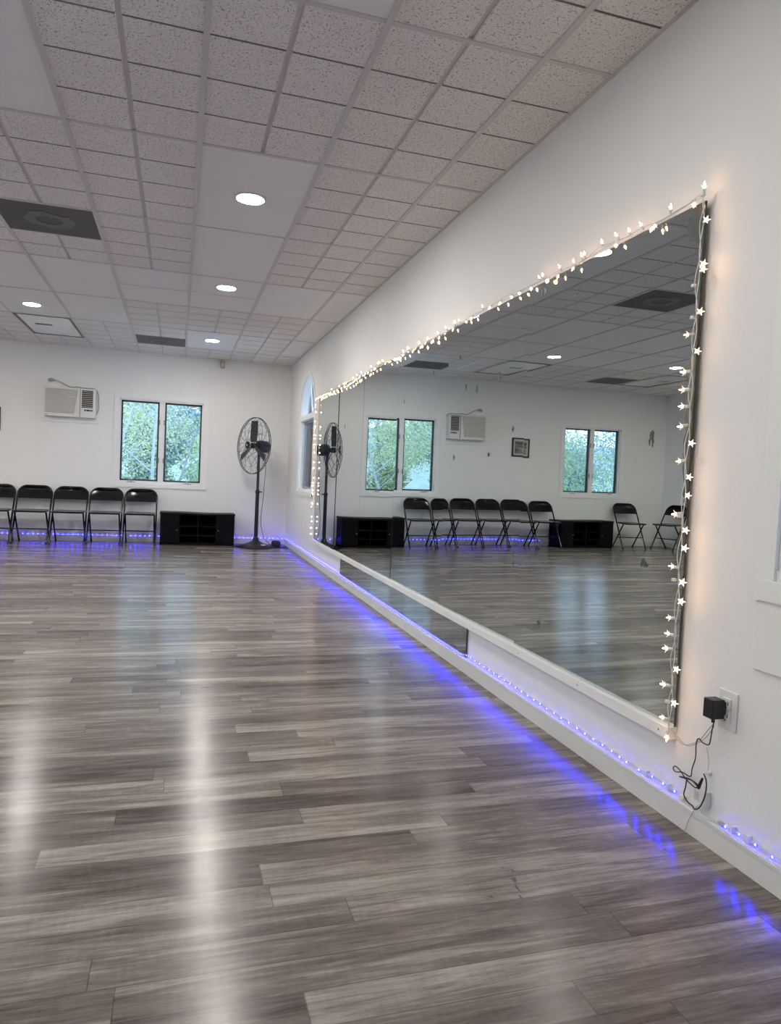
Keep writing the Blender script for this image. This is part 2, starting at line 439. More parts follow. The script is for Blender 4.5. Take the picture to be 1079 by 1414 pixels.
for (x, y) in ((XL, 1.9), (-3.025, 4.4), (-3.025, 1.0), (-4.85, 6.2), (-4.85, 3.4), (-4.85, .6), (-6.1, 8.2), (-6.1, 4.8), (-3.025, -1.4)):  # unseen lamps, several of them added only to raise bounced light
    can_light(x, y, 'unseen round recessed ceiling light assumed over the part of the room out of view', 'lens_soft' if y == 1.9 else 'lens')

# vents
for (k, j, h), lab, full in zip(VENTS, ('dark grey square ceiling vent with a paler ring, closest to the camera', 'dark grey square ceiling vent between the troffer and the back row light', 'dark grey square ceiling vent visible only in the mirror, above the second window'), (1, 0, 0)):
    x0, x1 = HX(k)+.012, HX(k+1)-.012; y0 = RY(j)+h*BAY+.011; y1 = RY(j)+(h+1)*BAY-.011
    xc, yc = (x0+x1)/2, (y0+y1)/2
    t = thing('ceiling_vent', lab, 'ceiling vent', (xc, yc, HC), 0, 'dark square ceiling vents')
    hw, hd = (x1-x0)/2, (y1-y0)/2
    MB().box((-hw, -hd, -.004), (hw, hd, 0)).build('plate', 'vent', t, bevel=.002)
    b = MB(); n = 8
    ri, ro = .085, .165
    for q in range(n):
        a0, a1 = 2*math.pi*q/n, 2*math.pi*(q+1)/n
        wob = .018 * math.sin(3*q)
        b.prism([((ri)*math.cos(a0), ri*math.sin(a0), -.004), ((ro+wob)*math.cos(a0), (ro+wob)*math.sin(a0), -.004), ((ro+wob)*math.cos(a1), (ro+wob)*math.sin(a1), -.004), (ri*math.cos(a1), ri*math.sin(a1), -.004)], (0, 0, -.003))
    b.build('diffuser_ring', 'ventring' if full else 'vent', t)
# troffers
for (k, j), lab in zip(TROF, ('unlit rectangular fluorescent troffer with a dark frame, behind the lit round light', 'unlit rectangular fluorescent troffer visible only in the mirror, by its peeling edge')):
    x0, x1 = HX(k)+.012, HX(k+1)-.012; y0 = RY(j)+.011; y1 = RY(j+1)-.011
    t = thing('fluorescent_troffer', lab, 'ceiling light', ((x0+x1)/2, (y0+y1)/2, HC), 0, 'fluorescent troffers')
    hw, hd = (x1-x0)/2, (y1-y0)/2
    b = MB()
    for s in (-1, 1):
        b.box((s*hw, -hd, -.008), (s*(hw-.028), hd, 0)); b.box((-hw, s*hd, -.008), (hw, s*(hd-.022), 0))
    b.build('frame', 'sash', t)
    MB().box((-hw+.028, -hd+.022, -.004), (hw-.028, hd-.022, 0)).build('lens', 'acrylic', t)
    MB().box((-.16, -.1, -.0055), (.02, -.03, -.003)).build('lens_patch', 'slot', t)

# ------------------------------------------------------------------ windows
def casement(name, x0, x1, z0, z1, label):
    """two-leaf casement in the back wall; y = D is the inner wall face"""
    w = bpy.data.objects.new(name, None); COL.objects.link(w); struct(w, label)
    b = MB(); cw = .068; ct = .016
    for (a, c) in (((x0-cw, z0-cw), (x0, z1+cw)), ((x1, z0-cw), (x1+cw, z1+cw)), ((x0, z1), (x1, z1+cw)), ((x0, z0-cw), (x1, z0))):
        b.box((a[0], D-ct, a[1]), (c[0], D, c[1]))
    b.build('casing', 'trim', w, bevel=.002)
    xm = (x0+x1)/2
    b = MB(); jt = .02; yb = D+.11
    b.box((x0, D, z0), (x0+jt, yb, z1)); b.box((x1-jt, D, z0), (x1, yb, z1)); b.box((x0, D, z1-jt), (x1, yb, z1)); b.box((x0, D-.004, z0), (x1, yb, z0+.028))
    b.box((xm-.038, D+.012, z0), (xm+.038, yb, z1))
    b.build('jamb', 'trim', w)
    for s, (a, c) in enumerate(((x0+jt, xm-.038), (xm+.038, x1-jt))):
        sf = .022; zb, zt = z0+.028, z1-jt
        q = MB(); ya, yc = D+.045, D+.085
        q.box((a, ya, zb), (a+sf, yc, zt)); q.box((c-sf, ya, zb), (c, yc, zt)); q.box((a, ya, zb), (c, yc, zb+sf)); q.box((a, ya, zt-sf), (c, yc, zt))
        so = q.build('sash', 'sash', w)
        MB().box((a+sf-.004, D+.062, zb+sf-.004), (c-sf+.004, D+.066, zt-sf+.004)).build('pane', 'glass', so)
        hx = c+.006 if s == 0 else a-.006
        for hz in (z0+.28*(z1-z0), z0+.74*(z1-z0)):
            MB().box((hx-.008, D+.002, hz-.035), (hx+.008, D+.02, hz+.035)).build('hinge', 'steel', w)
        cx = a + (c-a)*(.3 if s == 0 else .66)
        q = MB(); q.box((cx-.055, D-.006, z0+.004), (cx+.055, D+.02, z0+.014)); q.tube([(cx+.01, D-.004, z0+.012), (cx+.012, D-.012, z0+.035), (cx-.03, D-.018, z0+.03)], .006, 6)
        q.build('crank', 'steel', w, smooth=True)
    return w
casement('window_1', W1[0], W1[1], W1[2], W1[3], 'double casement window behind the end of the chair row')
casement('window_2', W2[0], W2[1], W2[2], W2[3], 'double casement window seen only in the mirror')

def arched(name, y0, y1, z0, zs, label, apron=None, sashm='sashgrey'):
    w = bpy.data.objects.new(name, None); COL.objects.link(w); struct(w, label)
    yc, r = (y0+y1)/2, (y1-y0)/2; cw = .058; ct = .014; n = 24
    b = MB()
    b.box((WX-ct, y0-cw, z0-cw), (WX, y0, zs)); b.box((WX-ct, y1, z0-cw), (WX, y1+cw, zs)); b.box((WX-ct-.004, y0-cw, z0-cw), (WX, y1+cw, z0))
    for k in range(n):
        a0, a1 = math.pi*k/n, math.pi*(k+1)/n
        f = lambda rr, a: (WX, yc + rr*math.cos(a), zs + rr*math.sin(a))
        b.prism([f(r, a0), f(r+cw, a0), f(r+cw, a1), f(r, a1)], (-ct, 0, 0))
    b.build('casing', 'trim', w)
    b = MB(); jt = .008 if apron else .02; xb = WX+.11
    b.box((WX, y0, z0), (xb, y0+jt, zs)); b.box((WX, y1-jt, z0), (xb, y1, zs)); b.box((WX-.004, y0, z0), (xb, y1, z0+.03)); b.box((WX-.002, y0, zs-.03), (xb, y1, zs+.035))
    for k in range(n):
        a0, a1 = math.pi*k/n, math.pi*(k+1)/n
        f = lambda rr, a: (WX, yc + rr*math.cos(a), zs + rr*math.sin(a))
        b.prism([f(r-.03, a0), f(r, a0), f(r, a1), f(r-.03, a1)], (.11, 0, 0))
    for a in (60, 120):
        d = Vector((0, math.cos(R(a)), math.sin(R(a))))
        b.tube([Vector((WX+.075, yc, zs))+d*.02, Vector((WX+.075, yc, zs))+d*(r-.02)], .011, 6)
    b.build('jamb', 'trim', w)
    # arched light
    poly = [(WX+.085, yc + (r-.02)*math.cos(math.pi*k/n), zs+.03 + (r-.045)*math.sin(math.pi*k/n)) for k in range(n+1)]
    MB().prism(poly, (.004, 0, 0)).build('fanlight_pane', 'glass', w)
    q = MB(); a, c = y0+jt, y1-jt; sf = .010 if apron else .022; zb, zt = z0+.03, zs-.03; xa, xc = WX+.062, WX+.082
    q.box((xa, a, zb), (xc, a+sf, zt)); q.box((xa, c-sf, zb), (xc, c, zt)); q.box((xa, a, zb), (xc, c, zb+sf)); q.box((xa, a, zt-sf), (xc, c, zt))
    so = q.build('sash', sashm, w)
    MB().box((WX+.068, a+sf-.004, zb+sf-.004), (WX+.072, c-sf+.004, zt-sf+.004)).build('pane', 'glass', so)
    q = MB(); q.box((WX-.004, yc-.02, z0+.03), (WX+.03, yc+.09, z0+.042)); q.tube([(WX, yc+.03, z0+.04), (WX-.012, yc+.035, z0+.075), (WX-.016, yc+.075, z0+.09)], .006, 6)
    q.build('crank', 'steel', w, smooth=True)
    for hz in (z0+.25*(zs-z0), z0+.72*(zs-z0)):
        MB().box((WX+.004, y0+jt, hz-.035), (WX+.022, y0+jt+.008, hz+.035)).build('hinge', 'steel', w)
    if apron:
        MB().box((WX-.010, y0-cw, apron), (WX, y1+cw, z0-cw)).build('apron', 'wall', w, bevel=.001)
    return w
arched('window_3', AR[0], AR[1], AR[2], AR[3], 'arched window at the far end of the mirror wall')
arched('window_4', NW[0], NW[1], NW[2], NW[3], 'window beside the wall outlet, only its corner in view', apron=.575, sashm='trim')
for i, y in enumerate((5.2, 1.5)):  # unseen windows put in to bring soft daylight into the room
    w = bpy.data.objects.new('window_%d' % (5+i), None); COL.objects.link(w); struct(w, 'unseen window added for daylight in the wall opposite the mirror')
    b = MB(); z0, z1, y1 = .85, 2.05, y+1.1
    for (a, c) in (((y-.07, z0-.07), (y, z1+.07)), ((y1, z0-.07), (y1+.07, z1+.07)), ((y, z1), (y1, z1+.07)), ((y, z0-.07), (y1, z0)), ((y+.53, z0), (y+.57, z1))):
        b.box((LX, a[0], a[1]), (LX+.014, c[0], c[1]))
    b.build('casing', 'trim', w)
    MB().box((LX-.08, y, z0), (LX-.076, y1, z1)).build('pane', 'glass', w)

# ------------------------------------------------------------------ long mirror: six panels, ledge, row of small tiles
SEAM = [1.880, 3.010, 4.030, 5.070, 6.085, 7.105, 8.235]
TILT = [(-.0045, -.0058), (-.0085, -.0075), (-.0006, -.0057), (-.002, -.0002), (.003, -.001), (.006, -.001)]
ZB, ZT = .300, 1.972
MLAB = ['tall mirror panel beside the outlet, its edge peeling to grey', 'second tall mirror panel counted from the outlet', 'third tall mirror panel counted from the outlet',
        'third tall mirror panel counted from the arched window', 'second tall mirror panel counted from the arched window', 'tall mirror panel beside the arched window, reflecting the pedestal fan']
def blob(cy, cz, ry, rz, n=14, seed=0, jag=.35):
    rnd = random.Random(seed); pts = []
    for k in range(n):
        a = 2*math.pi*k/n; q = 1 + rnd.uniform(-jag, jag)
        pts.append((cy + ry*q*math.cos(a), cz + rz*q*math.sin(a)))
    return pts
SPOTS = {0: [(2.075, 1.250, .010, .018), (2.070, 1.226, .005, .016), (2.086, 1.228, .004, .014), (2.080, .812, .014, .013), (2.066, .803, .009, .009), (2.092, .80, .005, .008), (2.785, .452, .012, .010), (2.775, .436, .006, .008), (2.875, 1.93, .012, .018), (2.905, 1.925, .008, .02), (2.62, 1.85, .008, .008)],
         1: [(3.880, 1.200, .009, .014), (3.405, 1.208, .010, .012), (3.140, 1.329, .008, .012), (3.745, 1.595, .006, .018), (3.590, 1.570, .012, .02), (3.320, 1.60, .012, .022), (3.075, .724, .006, .012), (3.07, .68, .005, .015), (3.85, 1.78, .01, .015)],
         2: [(4.30, 1.75, .008, .012), (4.9, 1.62, .006, .014)], 4: [(6.8, 1.55, .008, .02)], 5: [(7.6, 1.1, .008, .03)]}
mirrors = []
for i in range(6):
    y0, y1 = SEAM[i]+.0007, SEAM[i+1]-.0007; a, b_ = TILT[i]; yc = (y0+y1)/2; zc = 1.15
    X = lambda y, z: a*(y-yc) + b_*(z-zc) + .001
    mb = MB(); th = .006
    c = [(y0, ZB), (y1, ZB), (y1, ZT), (y0, ZT)]
    vs = [(X(y, z), y, z) for y, z in c] + [(X(y, z)+th, y, z) for y, z in c]
    mb.add(vs, [(0,1,2,3)], 0); mb.add(vs, [(4,5,6,7),(0,1,5,4),(1,2,6,5),(2,3,7,6),(3,0,4,7)], 1)
    o = mb.build('wall_mirror', ['mirror', 'edge']); tag(o, MLAB[i], 'mirror', 'tall mirror panels along the wall')
    mirrors.append(o)
    for si, (cy, cz, ry, rz) in enumerate(SPOTS.get(i, [])):
        pts = blob(cy, cz, ry, rz, seed=i*20+si)
        s = MB().prism([(X(y, z)-.0002, y, z) for y, z in pts], (-.0006, 0, 0)).build('worn_spot', 'stain', o)
    if i == 0:   # bare strip along the peeling edge
        zz = [1.97, 1.955, 1.93, 1.90, 1.87, 1.855, 1.845, 1.80, 1.72, 1.60, 1.50, 1.42, 1.36, 1.30, 1.24, 1.18, 1.10, 1.04, 1.0]
        ww = [.055, .066, .074, .070, .062, .036, .022, .016, .013, .017, .024, .031, .028, .033, .029, .034, .026, .020, .004]
        rnd = random.Random(3); zl = []; 
        for q in range(len(zz)-1):
            for s in range(4):
                t = s/4; zl.append((zz[q]*(1-t)+zz[q+1]*t, ww[q]*(1-t)+ww[q+1]*t + rnd.uniform(-.005, .005)))
        pts = [(y0+w_, z) for z, w_ in zl]; pts = [(y0+.0004, zl[0][0])] + pts + [(y0+.0004, zl[-1][0])]
        m2 = MB()
        for q in range(len(zl)-1):
            (za, wa), (zb, wb) = zl[q], zl[q+1]
            m2.add([(X(y0, za)-.0008, y0+.0003, za), (X(y0, za)-.0008, y0+wa, za), (X(y0, zb)-.0008, y0+wb, zb), (X(y0, zb)-.0008, y0+.0003, zb)], [(0,1,2,3)])
        s = m2.build('bare_edge', 'desilver', o); s['label'] = 'grey peeling edge without silvering'
        pts = blob(y0+.012, .90, .022, .045, seed=77); pts = [(max(y, y0+.0004), z) for y, z in pts]
        MB().prism([(X(y, z)-.0002, y, z) for y, z in pts], (-.0006, 0, 0)).build('bare_edge', 'desilver', o)
# ledge
t = MB(); t.box((-.014, 1.878, .258), (WX, 8.31, .2985))
lg = t.build('mirror_ledge', 'trim', bevel=.002); tag(lg, 'long white wooden ledge carrying the tall mirror panels', 'ledge')
for y in (1.925, 2.42, 2.93, 3.45, 4.3, 5.2):
    MB().lathe([(.0035, 0), (.003, .001)], 10, T=Matrix.Translation((-.014, y, .278)) @ Matrix.Rotation(-math.pi/2, 4, 'Y')).build('screw', 'steel', lg)
# low mirror tiles
N = 17; y = 3.590; w = (6.79-3.59)/N
for i in range(N):
    o = MB(); d = random.uniform(-.0007, .0007)
    c = [(y+.001, .086), (y+w-.001, .086), (y+w-.001, .2575), (y+.001, .2575)]
    vs = [(.010+d*(1 if q in (0, 3) else -1), a, b) for q, (a, b) in enumerate(c)] + [(.015, a, b) for a, b in c]
    o.add(vs, [(0,1,2,3)], 0); o.add(vs, [(4,5,6,7),(0,1,5,4),(1,2,6,5),(2,3,7,6),(3,0,4,7)], 1)
    q = o.build('mirror_tile', ['mirror', 'edge'])
    tag(q, 'narrow mirror tile under the ledge, %s counted from the outlet end' % ORD[i], 'mirror tile', 'small mirror tiles under the ledge')
    y += w

# ------------------------------------------------------------------ warm fairy lights round the mirror
def fairy_mesh():
    """one mini light pointing along +z, 3 cm long: socket / tip with a modelled star of glare"""
    s = MB().lathe([(.0035, 0), (.0042, .002), (.0042, .013), (.003, .014)], 8)
    c = MB().lathe([(.0024, .012), (.0030, .017), (.0024, .024), (.0008, .030)], 8, 0)
    n = 5
    pts = []
    for k in range(2*n):
        a = math.pi*k/n; r = .0125 if k % 2 == 0 else .0042
        pts.append((r*math.cos(a), r*math.sin(a), .018 + (.004 if k % 2 == 0 else 0)))
    for k in range(2*n):
        l = (k+1) % (2*n)
        c.add([(0, 0, .0165), pts[k], pts[l]], [(0, 1, 2)], 1)
        c.add([(0, 0, .0150), pts[l], pts[k]], [(0, 1, 2)], 1)
    return s, c
_s, _c = fairy_mesh()
PROTO_B = None
def bulb_at(parent, p, d, scale=1.0):
    global PROTO_B
    q = Vector(d).normalized().to_track_quat('Z', 'Y')
    if PROTO_B is None:
        b = _c.build('bulb', ['fairy', 'glare_star']); s = _s.build('socket', 'plastic', b); PROTO_B = (b, s)
    else:
        b = PROTO_B[0].copy(); COL.objects.link(b); s = PROTO_B[1].copy(); COL.objects.link(s); s.parent = b
    b.parent = parent; b.location = p; b.rotation_mode = 'QUATERNION'; b.rotation_quaternion = q; b.scale = (scale,)*3
    return b
rnd = random.Random(11)
def string(label, path, bulbs, size=1.0):
    """path: list of (y, z) along the wall; two twisted cords; bulbs: list of (y, z, dir_y, dir_z, out)"""
    t = thing('fairy_lights', label, 'string lights', (0, path[0][0], path[0][1]), 0, 'warm fairy lights round the mirror')
    o = Vector((0, path[0][0], path[0][1]))
    for s in (-1, 1):
        pts = []
        P = smoothpath([(0, y, z) for y, z in path], 5)
        for k, p in enumerate(P):
            wv = .005*math.sin(k*1.1 + s*1.5) + s*.003
            ty = P[min(k+1, len(P)-1)] - P[max(0, k-1)]; nv = Vector((0, -ty.z, ty.y)).normalized()
            pts.append(Vector((-.016 - .004*math.cos(k*1.1+s), p.y, p.z)) + nv*wv - o)
        MB().tube(pts, .0014, 5).build('cord', 'cordw', t)
    for (y, z, dy, dz, out) in bulbs:
        bulb_at(t, Vector((-.018, y, z)) - o, (-out, dy, dz), rnd.uniform(.9, 1.1)*size)
    return t
# edge beside the outlet: positions read off the wall
RB = [(1.862,2.013),(1.839,1.896),(1.866,1.761),(1.831,1.747),(1.847,1.618),(1.892,1.557),(1.839,1.499),(1.891,1.441),(1.876,1.384),(1.877,1.330),(1.891,1.272),(1.837,1.214),(1.894,1.161),(1.839,1.106),(1.844,1.049),(1.922,.992),(1.863,.938),(1.871,.882),(1.909,.819),(1.844,.777),(1.848,.719),(1.914,.657),(1.905,.602),(1.901,.556),(1.844,.502),(1.907,.437),(1.847,.394),(1.910,.328),(1.866,.272)]
bl = []
for (y, z) in RB:
    s = 1 if y > 1.872 else -1
    bl.append((1.876 if s > 0 else 1.862, z, s*1.0, rnd.uniform(-.15, .15), .35 if s > 0 else .45))
bl[0] = (1.872, 1.985, -.25, 1, .2); bl[-1] = (1.876, .292, -.3, -1, .3)
st = string('warm fairy lights on two white cords down the peeling mirror edge', [(1.876, 1.99), (1.873, 1.9), (1.878, 1.75), (1.874, 1.6), (1.877, 1.45), (1.872, 1.3), (1.877, 1.15), (1.873, 1.0), (1.876, .85), (1.872, .7), (1.876, .55), (1.873, .42), (1.875, .29)], bl, 1.15)
lo = Vector((0, 1.876, 1.99))
lead = smoothpath([(.004, 1.875, .288), (.004, 1.852, .268), (.003, 1.815, .266), (.002, 1.76, .298), (-.006, 1.72, .342), (-.010, 1.69, .378)], 5)
MB().tube([p-lo for p in lead], .0012, 5).build('cord', 'cordg', st)
lead = smoothpath([(.010, 1.873, .28), (.010, 1.82, .262), (.010, 1.777, .283), (.006, 1.731, .323), (-.008, 1.688, .372)], 5)
MB().tube([p-lo for p in lead], .0012, 5).build('cord', 'cordg', st)
for (y, z) in ((1.876, 1.985), (1.890, 1.71), (1.885, 1.61), (1.885, .983), (1.892, .778), (1.885, .383)):
    MB().box(Vector((-.012, y-.007, z-.005))-lo, Vector((-.024, y+.007, z+.005))-lo).build('clip', 'plastic', st, bevel=.002)
# top edge
path = [(1.876, 1.985), (2.15, 1.972), (2.40, 1.985), (2.62, 1.972), (3.0, 1.982), (3.45, 1.985), (3.85, 1.975), (4.33, 1.962), (4.93, 1.965), (5.7, 1.975), (6.30, 1.965), (6.64, 1.940), (7.1, 1.95), (7.7, 1.965), (8.24, 1.972)]
def pz(y):
    for (a, za), (b, zb) in zip(path, path[1:]):
        if a <= y <= b: return za + (zb-za)*(y-a)/(b-a)
    return path[-1][1]
bl = []
y = 1.91
while y < 8.22 and len(bl) < 98:
    z = pz(y)
    up = rnd.random() < .45
    bl.append((y, z, rnd.uniform(-.5, .5), rnd.uniform(.5, 1) if up else rnd.uniform(-1.2, -.7), rnd.uniform(.2, .6)))
    if rnd.random() < .5: bl.append((y+.016, z-.002, rnd.uniform(-.4, .4), -1 if rnd.random() < .7 else .9, rnd.uniform(.2, .6)))
    y += rnd.uniform(.055, .135)
tp = string('warm fairy lights with modelled star glare along the top edge of the mirror', path, bl)
# far edge
bl = []
z = 1.95
while z > .31:
    s = 1 if rnd.random() < .5 else -1
    bl.append((8.24+s*.004, z, s*1.0, rnd.uniform(-.4, .4), .5))
    if rnd.random() < .55: bl.append((8.24-s*.004, z-rnd.uniform(0, .012), -s*1.0, rnd.uniform(-.4, .4), .5))
    z -= rnd.choice([.04, .05, .06, .075, .11])
fr = string('warm fairy lights down the mirror edge beside the arched window', [(8.24, 1.97), (8.243, 1.7), (8.237, 1.4), (8.242, 1.1), (8.238, .8), (8.242, .5), (8.24, .31)], bl)

# ------------------------------------------------------------------ blue LED tape
LEDP = {}
def led_box(b, p, face):
    h = .0026 if face == 'x' else .0036; d = .0016
    if face == 'x':
        b.box(p+Vector((-d+.0003, -h, -h)), p+Vector((d, h, h)), 0); x = p.x-d
        b.add([(x, p.y-h, p.z-h), (x, p.y+h, p.z-h), (x, p.y+h, p.z+h), (x, p.y-h, p.z+h)], [(0, 1, 2, 3)], 1)
    else:
        b.box(p+Vector((-h, -d+.0003, -h)), p+Vector((h, d, h)), 0); y = p.y-d
        b.add([(p.x-h, y, p.z-h), (p.x+h, y, p.z-h), (p.x+h, y, p.z+h), (p.x-h, y, p.z+h)], [(0, 1, 2, 3)], 1)
    return b
def led_obj(parent, p, face):
    if face not in LEDP:
        LEDP[face] = led_box(MB(), Vector((0, 0, 0)), face).build('led', ['plastic', 'led' if face == 'x' else 'led_back']); o = LEDP[face]
    else:
        o = LEDP[face].copy(); COL.objects.link(o)
    o.parent = parent; o.location = p; return o
def led_strip(label, tape, pts, limit=96, face='x'):
    t = thing('led_strip', label, 'light strip', pts[0], 0, 'blue LED strips along the baseboards')
    o = Vector(pts[0])
    b = MB()
    for a, c in zip(tape, tape[1:]):
        a, c = Vector(a)-o, Vector(c)-o; h = Vector((0, 0, .0042)); n = (c-a).cross(h).normalized()*.0008
        b.add([a-h-n, a+h-n, c+h-n, c-h-n, a-h+n, a+h+n, c+h+n, c-h+n], [(0,1,2,3),(4,7,6,5),(0,4,5,1),(3,2,6,7),(1,5,6,2),(0,3,7,4)])
    b.build('tape', 'tape', t)
    for p in pts[:limit]: led_obj(t, Vector(p)-o, face)
    rest = pts[limit:]
    if rest:
        b = MB()
        for p in rest:
            led_box(b, Vector(p)-o, face)
        b.build('led_run', ['plastic', 'led'], t, kind='stuff')
    return t
XT = WX - .009
near = [(3.581,.097),(3.519,.097),(3.46,.097),(3.399,.097),(3.34,.097),(3.281,.097),(3.221,.097),(3.159,.097),(3.099,.097),(3.04,.096),(2.98,.096),(2.92,.095),(2.86,.095),(2.801,.094),(2.742,.094),(2.683,.093),(2.622,.093),(2.562,.093),(2.502,.093),(2.441,.093),(2.382,.092),(2.323,.092),(2.262,.092),(2.204,.091),(2.154,.089),(2.113,.087),(2.042,.088),(1.971,.094),(1.914,.095),(1.858,.094)]
pts = [(XT-.002, y, z+.003) for y, z in reversed(near)]
yy = 3.64
while yy < D-.03:
    pts.append((.005 if 3.58 < yy < 6.80 else XT-.002, yy, .091 if 3.58 < yy < 6.8 else .099)); yy += .06
tape = [(XT, 1.825, .094)] + [(p[0]+.0018, p[1], p[2]) for p in pts] + [(XT, D-.01, .097)]
ls = led_strip('blue LED strip on the baseboard running from the controller to the far corner', tape, pts)
o = Vector(pts[0])
for (y, z) in ((2.003, .094), (1.89, .097)):
    MB().box(Vector((XT-.008, y-.005, z-.011))-o, Vector((WX, y+.005, z+.011))-o).build('clip', 'plastic', ls, bevel=.0015)
MB().box(Vector((XT-.006, 1.814, .086))-o, Vector((WX, 1.835, .097))-o).build('connector', 'plastic', ls, bevel=.001)
w = smoothpath([(XT, 1.815, .090), (.012, 1.78, .0865), (.010, 1.755, .092), (.008, 1.745, .106)], 5)
MB().tube([p-o for p in w], .0016, 6).build('cord', 'cordw', ls)
pts = [(XT-.002, 1.637, .090), (XT-.002, 1.584, .094), (XT-.002, 1.525, .094), (XT-.002, 1.466, .091)] + [(XT-.002, 1.406-.06*k, .092) for k in range(14)]
tape = [(XT, 1.655, .086)] + [(p[0]+.0018, p[1], p[2]) for p in pts] + [(XT, .60, .092)]
ls = led_strip('short blue LED strip on the baseboard under the outlet, leaving the picture', tape, pts)
o = Vector(pts[0])
for (y, z) in ((1.612, .092), (1.552, .095)):
    MB().box(Vector((XT-.008, y-.005, z-.011))-o, Vector((WX, y+.005, z+.011))-o).build('clip', 'plastic', ls, bevel=.0015)
MB().box(Vector((XT-.005, 1.648, .080))-o, Vector((WX-.001, 1.668, .092))-o).build('connector', 'cordg', ls, bevel=.001)
w = smoothpath([(XT-.002, 1.665, .0875), (.004, 1.685, .086), (-.008, 1.70, .088), (-.008, 1.73, .098), (.004, 1.741, .108)], 5)
MB().tube([p-o for p in w], .002, 6).build('cord', 'cordw', ls)
pts = [(x, D-.0185, .089) for x in [(-.035-.0625*k) for k in range(70)]]
led_strip('blue LED strip on the back wall baseboard behind the chairs and cabinet', [(WX-.025, D-.0165, .089), (pts[-1][0]-.03, D-.0165, .089)], pts, face='y')

# ------------------------------------------------------------------ outlet, adapter, controller
yo, zo = 1.667, .425
t = thing('wall_outlet', 'white wall outlet with a black adapter plugged in, past the mirror end', 'outlet', (WX, yo, zo))
MB().box((-.006, -.036, -.058), (0, .036, .058)).build('plate', 'plastic', t, bevel=.003)
for s in (-1, 1):
    rc = MB().box((-.012, -.0165, s*.019-.0175), (-.005, .0165, s*.019+.0175)).build('receptacle', 'plastic', t, bevel=.002)
    b = MB(); b.box((-.0126, -.009, s*.019-.002), (-.0115, -.006, s*.019+.008)); b.box((-.0126, .006, s*.019-.002), (-.0115, .009, s*.019+.008)); b.lathe([(.003, 0), (.003, .0008)], 8, T=Matrix.Translation((-.0118, 0, s*.019-.009)) @ Matrix.Rotation(-math.pi/2, 4, 'Y'))
    b.build('slots', 'slot', rc)
t = thing('power_adapter', 'black cube power adapter plugged into the wall outlet', 'power adapter', (WX-.006, 1.676, .431))
b = MB(); b.box((-.056, -.013, -.031), (-.012, .027, .026)); b.build('body', 'black', t, bevel=.003)
MB().box((-.012, -.010, -.018), (-.0065, .022, .018)).build('plug', 'black', t)
o = Vector((WX-.006, 1.676, .431))
MB().tube([Vector((-.035, .008, -.028)), Vector((-.035, .008, -.046))], [.005, .003], 8).build('strain_relief', 'rubber', t)
cp = [(-.019,1.676,.395),(-.018,1.684,.362),(-.010,1.697,.326),(-.008,1.705,.309),(-.008,1.729,.306),(-.004,1.752,.310),(-.002,1.763,.290),(.004,1.769,.242),(.004,1.780,.205),(.002,1.783,.178),(-.004,1.811,.180),(-.004,1.842,.169),(-.004,1.855,.175),(-.006,1.842,.187),(-.008,1.815,.182),(-.010,1.788,.169),(-.006,1.751,.158),(-.008,1.738,.172),(-.010,1.773,.176),(-.010,1.803,.169),(-.006,1.821,.162),(-.004,1.796,.166),(-.002,1.770,.171),(-.002,1.744,.163)]
MB().tube([p-o for p in smoothpath(cp, 5)], .0019, 6).build('cord', 'cordb', t, smooth=True)
cp = [(-.004,1.791,.166),(.006,1.806,.132),(.008,1.813,.106),(.008,1.795,.092),(.004,1.766,.091),(-.006,1.748,.092),(-.010,1.725,.106),(-.010,1.707,.141),(-.010,1.700,.179),(-.008,1.706,.202),(-.004,1.721,.213)]
MB().tube([p-o for p in smoothpath(cp, 5)], .0022, 6).build('cord', 'cordb', t, smooth=True)
MB().tube([Vector((-.002, 1.742, .160))-o, Vector((-.002, 1.727, .196))-o], [.0055, .0035], 8).build('barrel_plug', 'rubber', t)
t = thing('led_controller', 'small white LED controller box on the wall below the outlet', 'controller', (WX, 1.741, .129))
MB().box((-.014, -.002, -.022), (0, .031, .020)).build('body', 'plastic', t, bevel=.002)
MB().box((-.022, -.028, -.022), (0, -.002, .028)).build('cover', 'plastic', t, bevel=.003)
MB().box((-.0146, .006, -.013), (-.0138, .026, .012)).build('label_patch', 'acgrill', t)
MB().box((-.012, -.026, .078), (0, -.008, .09)).build('hook', 'plastic', t, bevel=.002)
o = Vector((WX, 1.741, .129))
MB().tube([p-o for p in smoothpath([(.004,1.742,.108),(-.004,1.750,.088),(-.008,1.766,.05),(-.006,1.783,.003)], 5)], .0012, 6).build('cord', 'cordg', t)
MB().tube([p-o for p in smoothpath([(.012,1.734,.288),(.014,1.725,.254),(.012,1.722,.215)], 5)], .0009, 5).build('cord', 'cordg', t)

def plate_thing(loc, rz, label):
    t = thing('wall_outlet', label, 'outlet', loc, rz)
    MB().box((-.035, -.006, -.057), (.035, 0, .057)).build('plate', 'plastic', t, bevel=.002)
    for s in (-1, 1):
        rc = MB().box((-.0165, -.009, s*.019-.014), (.0165, -.005, s*.019+.014)).build('receptacle', 'plastic', t)
        b = MB(); b.box((-.009, -.0096, s*.019-.002), (-.006, -.0088, s*.019+.007)); b.box((.006, -.0096, s*.019-.002), (.009, -.0088, s*.019+.007)); b.build('slots', 'slot', rc)
plate_thing((-2.17, D, .47), 0, 'white wall outlet behind the end chair of the row')
plate_thing((WX, 9.13, .455), -math.pi/2, 'white wall outlet below the arched window')

